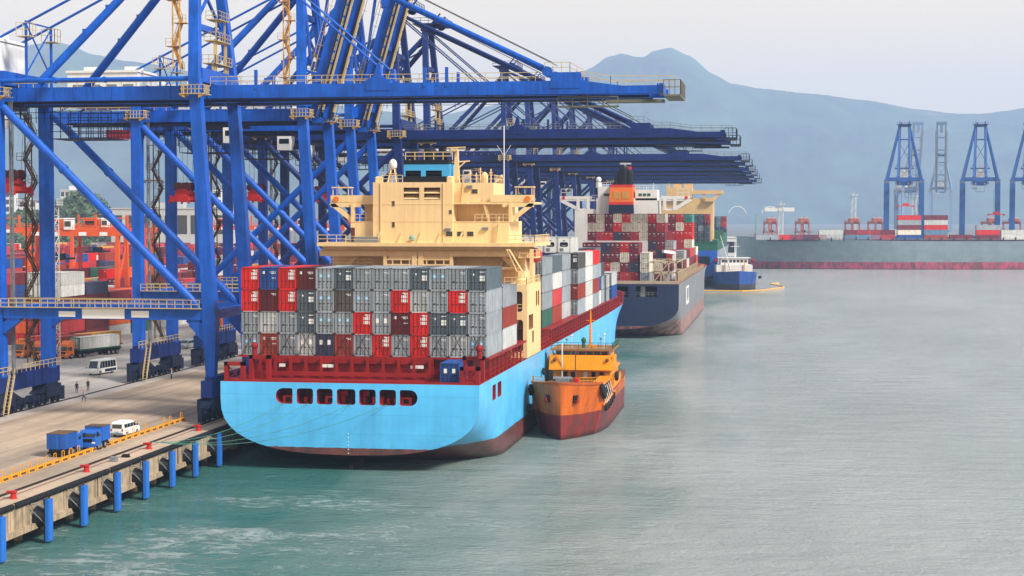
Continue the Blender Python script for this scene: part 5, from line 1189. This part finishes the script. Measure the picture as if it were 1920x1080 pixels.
face(['wine cream wine cream red cream cream red cream','cream cream wine red cream cream cream wine pink','wine pink red navy wine pink cream wine wine','- - - - - - - navy wine pale','- - - - - - - wine navy wine','- - - - - - - - pink wine','- - - - - - - - wine rust'], -7.6, 42, 15.0, 'tall block below the white bridge', G2)
face(['wine pink teal','wine cream red','pink red red','pink pink cream','wine pink pink','pink rust wine','wine wine pink'], 13.4, 76, 15.0, 'block right of the white bridge', G2, pt=2.6)
face(['cream wine','wine pale'], 13.9, 14, 15.0, 'low block inside the beige lashing frame', G2)
face(['pink pale','cream wine','pink pink'], 16.2, 31, 15.0, 'outer block behind the beige lashing frame', G2)
face(['wine','cream','pink'], 18.7, 46, 15.0, 'second outer stack, navy ship side', G2)
face(['pink','wine','wine'], 18.7, 62, 15.0, 'third outer stack, navy ship side', G2)
face(['cream','pink','wine'], 19.0, 92, 15.0, 'fourth outer stack, navy ship side', G2)

# ------------------------------------------------------------------ third ship (blue and green) and its beige bridge
BX, BY = -50.5, 770.0
s3 = thing('container_ship', 'distant bright blue and green container ship with a tan bridge', 'ship', (BX,BY,0))
H3 = hull_paint('hull_blue', (26,84,178), (60,60,66), 3.0, streak=.15, rust=.03); H3g = hull_paint('hull_pale_side', (150,162,170), (90,90,96), 3.0, streak=.3)
h3 = hull('hull', [H3, H3g, RED], 210, 21.5, 17.0, 3.5, -10, 2.6, 7, 170, 209, 150, 204, s3, 1.0, side_mat=1)
k = MB(); k.prism(rrect(11,18,10,14.2,.6), 1, -1, 5); cut(h3, k, [GRN]); smooth(h3)
b = MB(); b.box(-21.3,21.3,.5,1.5,17,20.0); b.box(20.9,21.4,1.5,120,17,20.5); b.box(19,21.3,1.5,30,20.4,22); b.build('green_bulwark', GRN, s3)
X3 = lambda p: (p-1465)*.264-BX; Z3 = lambda p: 32.2-(p-408)*.267
TAN = paint('tan_paint', (216,178,122), .5, var=.1)
b = MB(); b.box(X3(1228),X3(1337),62,80,17,Z3(372)); b.build('deckhouse', TAN, s3)
b = MB(); b.box(X3(1250),X3(1298),60,70,Z3(372),Z3(352)); b.box(X3(1250),X3(1255),60,64,Z3(352),Z3(332)); b.box(X3(1283),X3(1298),62,66,Z3(352),Z3(339)); b.box(X3(1262),X3(1278),62,66,Z3(352),Z3(345)); b.build('funnel_casing', TAN, s3)
b = MB(); b.box(X3(1298),X3(1356),61,68,Z3(364),Z3(357)); b.beam((X3(1352),62,Z3(361)),(X3(1335),62,Z3(376)),1.4); b.box(X3(1322),X3(1340),60,66,Z3(378),Z3(371)); b.beam((X3(1320),62,Z3(362)),(X3(1320),62,Z3(380)),1.2); b.build('bridge_wing', TAN, s3)
b = MB(); b.tube((X3(1276),64,Z3(352)),(X3(1276),64,Z3(338)),.6,8); b.build('exhaust_pipe', GREY, s3)
G3 = 'containers on the distant blue ship'
face(['slate slate pink','slate slate wine','slate grey slate','slate slate slate','dgrey slate slate'], 9.6, 26, 20.2, 'near block on the distant blue ship', G3, ship_=(BX,BY), Hc=2.75, pt=2.9)
face(['ltblue ltblue rust','blue ltblue pink','blue blue navy'], 16, 82, 24.6, 'far block on the distant blue ship', G3, ship_=(BX,BY), Hc=2.75, pt=2.7)
b = MB(); b.box(-21,21,24,62,17,20.6); b.box(-21,21,80,150,17,26); b.build('hatch_block', GRN, s3)

# ------------------------------------------------------------------ small blue tanker and floating boom
K2 = thing('coastal_tanker', 'small blue tanker with a white bridge lying beside the distant ship', 'ship', (-18.0,737,0), R(7))
HK = hull_paint('hull_tanker_blue', (28,74,150), (36,42,60), 2.6, streak=.2, rust=.04)
small_hull('hull', [HK, DKB], [(0,.3,.1,8.6),(3,4.0,2.2,8.3),(7,7.4,5.4,8.0),(12,8.8,8.0,7.8),(18,9.1,8.9,7.6),(60,9.1,8.9,7.2),(68,8,6.6,7.4)], K2)
b = MB(); b.box(-8.2,8.2,24,36,7.4,10.6); b.build('house', WHT, K2)
b = MB(); b.box(-6.2,6.2,25,34,10.6,13.6); b.box(-7.4,7.4,24.6,35,13.6,13.9); b.build('wheelhouse', WHT, K2)
for i in range(7): b = MB(); x = -5.1+i*1.7; b.box(x-.6,x+.6,24.9,25.02,11.8,12.9); b.build('window', GLS, K2)
for x in (-4.4,4.4): b = MB(); b.beam((x,23.5,8),(x,23.5,13),.35); b.build('fore_post', OCH, K2)
b = MB(); b.tube((.5,28,13.9),(.5,28,22),.3,8,0,.15); b.beam((-1.5,28,19),(2.5,28,19),.25); b.build('mast', WHT, K2)
b = MB(); b.beam((-2,22,8),(-6.5,24,24),.5,.5,0,.25,.25); b.build('derrick', WHT, K2)
for s in (-1,1): b = MB(); b.ball((s*8.4,26,12.6),1.1,10,0,.8); b.build('rescue_boat', RED, K2)
b = MB(); b.ball((10.3,12,5.5),.7,8); b.ball((10.4,15,5.3),.7,8); b.build('side_fenders', RUB, K2)
b = MB(); pts = [(-34,730,.15),(-25,729,.15),(-17,729,.15),(-10,734,.15),(-5.5,745,.15),(-2.5,757,.15),(.5,766,.15),(1.5,777,.15),(-2,793,.15),(-5,810,.15),(-1,818,.15)]; b.path(pts, .3, 6)
b.build('floating_boom', paint('boom_orange', (232,170,70), .6, var=.1), None, (0,0,0), 0, False, 'orange floating boom curving round the small blue tanker bow', 'boom')

# ------------------------------------------------------------------ far ship across the basin, broadside
fp = fl(1024, 110); far = thing('container_ship', 'long grey container ship lying broadside at the far quay', 'ship', fp, yaw)
HF = hull_paint('hull_grey', (120,136,142), (188,70,104), 4.6, streak=.06, rust=.0)
# local x across the view (bow at -x), built by turning the lofted hull
fh = hull('hull', [HF, HF, RED], 330, 21, 17.6, 2.5, -10, 2.6, 7, 262, 329, 215, 322, far, 3.0)
fh.rotation_euler = (0,0,pi/2); fh.location = (362, 21, 0); smooth(fh)
b = MB(); b.box(50,360,2,40,17.5,18.4); b.build('hatch_deck', SEAL, far)
b = MB()
for i in range(26): x = 50+i*7.6; b.beam((x,.6,17.4),(x,.6,20.0),.7)
b.build('cell_guides', SEAL, far)
b = MB(); b.rail([(40,17,20.6),(58,8,19.6),(90,1,18.2),(330,.6,17.6)],1.2,3,.14); b.build('deck_railing', GREY, far)
b = MB(); b.beam((44,21,20),(44,21,34),.8); b.beam((44,21,26),(44,27,20),.3); b.build('foremast', paint('pale_green', (120,150,140), .6), far)
fs = 'containers on the far grey ship'
def fstack(px0, cols, nm, L=14.6):
    x = (px0-960)/FPX*1024-110
    for i, c in enumerate(cols):
        p = V(fl(1024,110))+FW*3.2+RT*x
        o = container(p.x, p.y, 18.5+i*3.05, c, f'{NAME[c]} container, {ORD[i]} tier of the {nm}', fs, L, 3.0, 'plain', False, yaw-pi/2)
for px0, cols, nm in ((1418,('grey',),'lone grey box on the far ship bow'),(1461,('red',),'foremost single on the far ship'),(1483,('navy',),'second single from the far bow'),(1506,('wine',),'third single from the far bow'),
    (1537,('pale','white'),'off-white pair near the far bow'),(1585,('ltblue','wine'),'first steel blue stack on the far ship'),(1608,('ltblue','pink'),'second steel blue stack on the far ship'),(1635,('pink','wine'),'red pair on the far ship'),
    (1684,('blue','cream','wine','grey','red'),'tall stack below the far crane'),(1782,('wine',),'low single between the tall far stacks'),(1734,('rust','ltblue','red','white','wine'),'second tall stack below the far crane'),
    (1832,('wine','red','grey'),'three high stack on the far ship'),(1879,('white','white'),'off-white pair at the picture edge')): fstack(px0, cols, nm)

# ------------------------------------------------------------------ far cranes, facing the viewer
GF = 'cranes on the far quay'
CRF = paint('far_crane_blue', (44,92,160), .5, var=.1)
f0 = crane('far blue crane standing over the tall stacks on the grey ship', CRF, GF, 2.0, hs=11.4, zg=50, za=88, tip=48, gauge=30, rich=False)
for i, (d, s, lb) in enumerate(((1090,258,None),(1090,308,'second far blue crane, right of the one over the tall stacks'),(1090,341,'third far blue crane, cut by the right picture edge'))):
    o = f0 if i == 0 else dup(f0, None, None, lb); p = fl(d, s, QZ); o.location = p; o.rotation_euler = (0,0,math.atan2(-p[1],-p[0]))
CRP = paint('far_hazed_steel', (128,156,190), .6, var=.1)  # pale paint stands for the haze over the hindmost cranes
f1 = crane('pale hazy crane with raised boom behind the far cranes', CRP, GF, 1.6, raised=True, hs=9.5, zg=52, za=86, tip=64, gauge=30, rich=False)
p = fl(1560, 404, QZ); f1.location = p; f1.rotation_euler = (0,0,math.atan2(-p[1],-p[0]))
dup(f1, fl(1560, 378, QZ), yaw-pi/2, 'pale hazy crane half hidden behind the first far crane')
for s, z, lb in ((255,36.5,'red spreader hanging below the first far crane'),(313.6,31,'red spreader hanging below the second far crane')):
    t = thing('spreader', lb, 'spreader', fl(1072,s,z+3), yaw-pi/2, 'spreaders of the far cranes')
    b = MB(); b.box(-1,1,-5,5,0,.5); b.box(-.8,.8,-2,2,.5,2.0); [b.box(-1.1,1.1,e*5-.5,e*5+.5,-.4,.6) for e in (-1,1)]; b.build('spreader_frame', REDB, t)
    b = MB(); [b.tube((0,e,2.2),(0,e*1.3,50-z-3),.08,4) for e in (-1.5,1.5)]; b.build('hoist_rope', SEAL, t)
# rubber tyred gantries
def gantry(label, loc, rz, mt, group, Hh=23., span=23.5):
    t = thing('gantry_crane', label, 'crane', loc, rz, group)
    for x in (0, span):
        for y in (-3.6,3.6):
            b = MB(); b.beam((x,y,1.6),(x,y*.72,Hh),1.0,1.1,0,.9,1.0); b.build('leg', mt, t)
        b = MB(); b.box(x-.6,x+.6,-5.2,5.2,1.2,2.2); b.beam((x,-3,8),(x,3,8),.5); b.beam((x,-3.4,9),(x,2.7,Hh-2),.35); [b.wheel((x,e,.75),.75,.6,0,12,1) for e in (-4.6,-3.2,3.2,4.6)]; b.build('end_frame', [mt, TYRE], t)
    for y in (-2.6,2.6):
        b = MB(); b.box(-1.5,span+1.5,y-.55,y+.55,Hh,Hh+1.6); b.build('girder', mt, t)
        b = MB(); b.rail([(-1.5,y*1.25,Hh+1.6),(span+1.5,y*1.25,Hh+1.6)],1.1,1.6,.09); b.build('girder_railing', mt, t)
    b = MB(); b.box(4,9.5,-3.2,3.2,Hh+1.8,Hh+4.2,0); b.box(4.5,8.5,-3.26,-3.18,Hh+2.2,Hh+3.6,1); b.box(4,9.7,-3.3,3.3,Hh+4.2,Hh+4.5,2); b.build('trolley_house', [mt, BLK, WHT], t)
    b = MB(); b.cbox(9.6,11.8,-3.4,-1.2,Hh+1.6,Hh+4,.1,0); b.box(9.9,11.5,-3.46,-3.38,Hh+2.4,Hh+3.7,1); b.build('operator_cab', [WHT, GLS], t)
    b = MB(); b.beam((13,-2,Hh+1.6),(13,-2,Hh+5.4),.3); b.beam((17.5,-2,Hh+1.6),(17.5,-2,Hh+5.4),.5); b.beam((13,-2,Hh+4.4),(17.5,-2,Hh+4.4),.3); b.build('hoist_frame', mt, t)
    for x in (2,7,14.5,20): b = MB(); b.box(x-1,x+1,-3.22,-3.16,Hh+.1,Hh+1.0); b.build('sign_panel', SIGN, t)
    b = MB(); b.box(5.5,8.5,-6,6,Hh-6,Hh-5.5); b.box(6,8,-1.5,1.5,Hh-5.5,Hh-4.4); [b.beam((e,0,Hh-4.4),(e,0,Hh),.08) for e in (6.2,7.8)]; b.build('spreader_frame', BLK, t)
    return t
GY = 'orange gantry cranes in the container yard'
ORR = paint('gantry_orange', (222,92,44), .5, var=.15, rust=.06)
g0 = gantry('orange gantry crane over the near yard stacks, behind the nearest crane legs', (-213,478,QZ), 0, ORR, GY)
for (x, y, lb) in ((-244,470,'orange gantry crane at the left edge of the yard'),(-186,392,'pale orange gantry crane whose legs show right of the tall second crane leg'),(-214,600,'orange gantry crane seen between the second and third quay cranes'),
                   (-178,640,'orange gantry crane seen left of the beige deckhouse'),(-176,560,'orange gantry crane behind the crossed braces')): dup(g0, (x,y,QZ), 0, lb)
GFR = 'small orange gantry cranes on the far quay'
gf = gantry('x', (0,0,0), 0, paint('gantry_hazed', (176,96,72), .6, var=.2), GFR)  # orange dulled in the paint itself to stand for distance haze
for i, (s, d) in enumerate(((186,1180),(209,1180),(245,1180),(266,1200),(350,1200),(366,1200))):
    o = gf if i == 0 else dup(gf); o.location = fl(d, s, QZ); o.rotation_euler = (0,0,yaw+pi/2); tag(o, ['leftmost small orange gantry crane on the far quay','second small orange gantry crane on the far quay','orange gantry crane below the lattice light mast','orange gantry crane beside the far crane leg','orange gantry crane right of the far stacks','orange gantry crane at the right picture edge'][i])
# ------------------------------------------------------------------ yard stacks
PAL = ['maroon']*6+['wine']*5+['pink']*5+['rust']*3+['red']*3+['white']*2+['blue']*2+['navy']+['orange']+['grey']+['green']+['yellow']
rnd = random.Random(21)
cells = {}
def hgt(bx, r, k): return max(1, min(6, int(3.3+2.2*mnoise.noise(V((bx*.9+r*.17, k*.31, 5.5)))+rnd.uniform(-.6,1.4)+ (1.4 if bx > 0 else .4))))
XS = {}
for blk in range(8):
    x0 = -154-blk*31
    for r in range(6):
        for k in range(34):
            y = 322+k*13.0
            if blk == 0 and k < 1: continue
            hh = hgt(blk, r, k)
            if blk == 0 and k == 1: hh = 6
            if blk == 0 and k == 2: hh = 5
            if blk == 0 and k in (3,4): hh = min(hh, 4)
            if (k % 9) == 8: continue
            for t in range(hh): cells[(blk,r,k,t)] = (x0-r*2.75, y)
fixed = {}
for r in range(3):
    for t, c in enumerate(('maroon','pink','wine','maroon','white','white')): fixed[(0,r,1,t)] = c
for t, c in enumerate(('wine','maroon','red','maroon','navy')): fixed[(0,0,2,t)] = c
vis = []
def on_screen(x, y):
    v = V((x,y,0)); d = v.dot(FW); s = v.dot(RT); px_ = 960+FPX*s/d; return -30 < px_ < 830
for key, (x, y) in cells.items():
    blk, r, k, t = key
    exp = ((blk,r-1,k,t) not in cells)*2.2 + ((blk,r,k-1,t) not in cells)*1.0 + ((blk,r,k,t+1) not in cells)*.8
    if exp <= 0 or not on_screen(x, y): continue
    d = V((x,y,0)).dot(FW)
    if r > 0 and blk > 0 and t < 2: exp *= .3
    vis.append((exp*(2.6*12)/d/d*(1.4 if t >= 2 else 1.0), key))
vis.sort(reverse=True)
NY = YARD_N
TN = ['ground','second','third','fourth','fifth','sixth']
chosen = {k for _, k in vis[:NY]}
rest = MB(); RM = {}
for _, key in vis:
    blk, r, k, t = key; x, y = cells[key]
    col = fixed.get(key) or rnd.choice(PAL); two = rnd.random() < .25
    if key in chosen:
        o = container(x, y, QZ+t*2.62, col, f'{NAME[col]} container, {TN[t]} tier, bay {["one","two","three","four","five","six","seven","eight","nine","ten","eleven","twelve"][min(k,11)]}, row {["one","two","three","four","five","six"][r]}, yard block {["one","two","three","four","five","six","seven","eight"][blk]}', 'containers in the yard', 12.19, 2.6, rnd.choice(('plain','text')), False)
        o.rotation_euler = (0,0,0)
    else:
        if col not in RM: RM[col] = len(RM)
        i = RM[col]; z = QZ+t*2.62; rest.box(x-1.2,x+1.2,y,y+12.19,z+.03,z+2.6,i)
        # corner castings and top rails so the far stacks keep their seams
        rest.box(x+1.2,x+1.23,y,y+.15,z,z+2.61,i); rest.box(x+1.2,x+1.23,y+12.04,y+12.19,z,z+2.61,i)
mats = []
for c in RM:
    v = COL[c]; s = [max(0, min(255, int(255*(x**(1/2.2))))) for x in v[:3]]
    mats.append(paint('yard_'+NAME[c].replace(' ','_'), s, .6, var=.2, streak=.2, rust=.04))
rest.build('container_stacks', mats, None, (0,0,0), 0, False, 'far rows of stacked containers filling the back of the yard', 'containers', None, 'stuff')

# ------------------------------------------------------------------ light masts, buildings
LW = paint('lattice_white', (214,214,210), .5, var=.05)
def lattice_mast(label, loc, h, w, head=False):
    t = thing('light_mast', label, 'light mast', loc, yaw if loc[1] > 800 else 0, 'light masts')
    b = MB(); b.lattice((0,0,0),(0,0,h),w,.14*w/2,round(h/w)); b.build('lattice_tower', LW, t)
    b = MB(); b.box(-w*.8,w*.8,-w*.8,w*.8,h,h+.15); b.rail([(-w*.8,-w*.8,h),(w*.8,-w*.8,h),(w*.8,w*.8,h)],1.2,.9,.08); b.beam((0,0,h),(0,0,h+3),.25); b.build('top_platform', LW, t)
    if head: b = MB(); b.box(-11,9,-1,1,h-4.2,h-1.6); [b.beam((-11,0,h-1.6),(-11,0,h-.6),.2)]; b.build('lamp_boom', LW, t)
    return t
lattice_mast('white lattice light mast between the nearest crane legs', (-139.5,302,QZ), 30, 2.0)
lattice_mast('white lattice mast with a wide lamp boom on the far shore', fl(1120,182,QZ), 36, 3.0, True)
lattice_mast('slim white lattice mast behind the far ship', fl(1250,258,QZ), 44, 3.2)
lattice_mast('white lattice mast seen behind the far crane', fl(1300,316,QZ), 44, 3.0)
lattice_mast('white lattice mast right of the beige deckhouse among the far crane legs', (-118,560,QZ), 24, 2.6)
def high_mast(label, x, y, h=38):
    t = thing('flood_light_mast', label, 'light mast', (x,y,QZ), 0, 'flood light masts in the yard')
    b = MB(); b.tube((0,0,0),(0,0,h),.35,8,0,.16); b.build('pole', GREY, t)
    b = MB(); b.lathe((0,0,h-.6), [(2.6,0),(2.8,.3),(.4,.9)], 14); [b.box(2.6*cos(a)-.3,2.6*cos(a)+.3,2.6*sin(a)-.3,2.6*sin(a)+.3,h-1.1,h-.5) for a in [i*pi/4 for i in range(8)]]; b.build('lamp_crown', GREY, t)
high_mast('tall grey flood light mast between the second crane legs', -167, 425)
high_mast('slim flood light mast left of the second crane leg', -265, 560, 34)
BLD = paint('pale_concrete', (176,176,172), .8, var=.1); BLW = paint('white_wall', (206,206,204), .8, var=.08)
def building(name, label, loc, w, d, h, floors, bays, mt, rz=0.0, steps=()):
    t = thing(name, label, 'building', loc, rz)
    b = MB(); b.box(-w/2,w/2,0,d,0,h); b.build('wall', mt, t)
    b = MB(); b.box(-w/2-.4,w/2+.4,-.4,d+.4,h,h+.6); b.box(-w*.15,w*.1,d*.2,d*.6,h+.6,h+3.4); b.build('roof', mt, t)
    for f in range(floors):
        for k in range(bays):
            x = -w/2+w*(k+.5)/bays; z = h*(f+.5)/floors; b = MB(); ww = w/bays*.36; hh = h/floors*.3
            b.box(x-ww,x+ww,-.12,.05,z-hh,z+hh); b.build('window', GLS, t)
    return t
building('terminal_building', 'long pale grey terminal building behind the yard', fl(850,-176,QZ), 60, 24, 32, 2, 9, BLD, yaw)
building('hill_building', 'white block on the wooded hill, left of the second crane', fl(1150,-306,36), 15, 12, 15, 3, 5, BLW, yaw)
building('hill_building', 'small white block lower on the hill, left of the stair tower', fl(1140,-334,28), 11, 12, 16, 3, 3, BLW, yaw)
building('office_tower', 'tall white office block far behind the nearest crane leg', fl(1160,-352,10), 6, 10, 46, 9, 2, BLW, yaw)
building('apartment_block', 'pale apartment block seen past the second crane far leg', fl(960,-171,QZ), 5, 12, 43, 10, 2, BLW, yaw)
building('dock_shed', 'low white shed far across the water behind the tanker mast', fl(1180,130,QZ), 62, 30, 13, 1, 7, BLW, yaw)
building('dock_shed', 'low pale shed behind the far crane legs', fl(1400,330,QZ), 90, 30, 14, 1, 8, BLD, yaw)
for s, lb in ((177,'white arched frame on the far shore, left one'),(203,'white arched frame on the far shore, right one')):
    b = MB(); b.path([(7*cos(a),0,7*sin(a)) for a in [pi*(i+1)/14 for i in range(13)]], .28, 6); b.build('shipyard_arch', WHT, None, fl(1300,s,34), yaw, False, lb, 'arch')
# wooded hill behind the yard: mound with leaf clumps
m, nt, b_ = nodes('wood_green'); co = coord(nt)
nt.links.new(mixc(nt, ramp(nt, noise(nt, .25, co, 4), .35, .65), (.045,.085,.035), (.10,.15,.06)), b_.inputs['Base Color']); b_.inputs['Roughness'].default_value = .95  # greens lightened to stand for the haze over the hillock
wb = MB(); rw = random.Random(4)
def mound(cx, cy, rx, ry, h, z0, n):
    ns = 20
    vs = [(cx+rx*f*cos(a), cy+ry*f*sin(a), z0+h*(cos(pi/2*f)**.8)) for f in (.02,.25,.5,.75,1) for a in [2*pi*i/ns for i in range(ns)]]
    wb.add(vs, [(j*ns+i,j*ns+(i+1)%ns,(j+1)*ns+(i+1)%ns,(j+1)*ns+i) for j in range(4) for i in range(ns)])
    for _ in range(n):
        f = sqrt(rw.random()); a = rw.uniform(0,2*pi); x = cx+rx*f*cos(a); y = cy+ry*f*sin(a); z = z0+h*(max(0,cos(pi/2*f))**.8)+rw.uniform(-.5,2.2); r = rw.uniform(.8,2.4)
        for _ in range(5):
            p = V((x+rw.uniform(-r,r), y+rw.uniform(-r,r), z+rw.uniform(-r*.6,r))); u = V((rw.uniform(-1,1),rw.uniform(-1,1),rw.uniform(-1,1)))*r*.8; v_ = V((rw.uniform(-1,1),rw.uniform(-1,1),rw.uniform(-1,1)))*r*.8
            wb.add([p-u-v_*.3,p+u-v_*.5,p+u*.6+v_,p-u*.7+v_*.8], [(0,1,2,3)])
for d_, s_, rx_, ry_, h_, n_ in ((1110,-288,30,45,42,1700),(1130,-330,40,50,30,900),(1120,-250,36,50,31,1000),(1150,-370,40,50,26,500)): p = fl(d_, s_); mound(p[0],p[1],rx_,ry_,h_,QZ,n_)
wb.build('wood', m, None, (0,0,0), 0, False, 'green wooded hillock behind the container yard', 'wood', None, 'stuff')
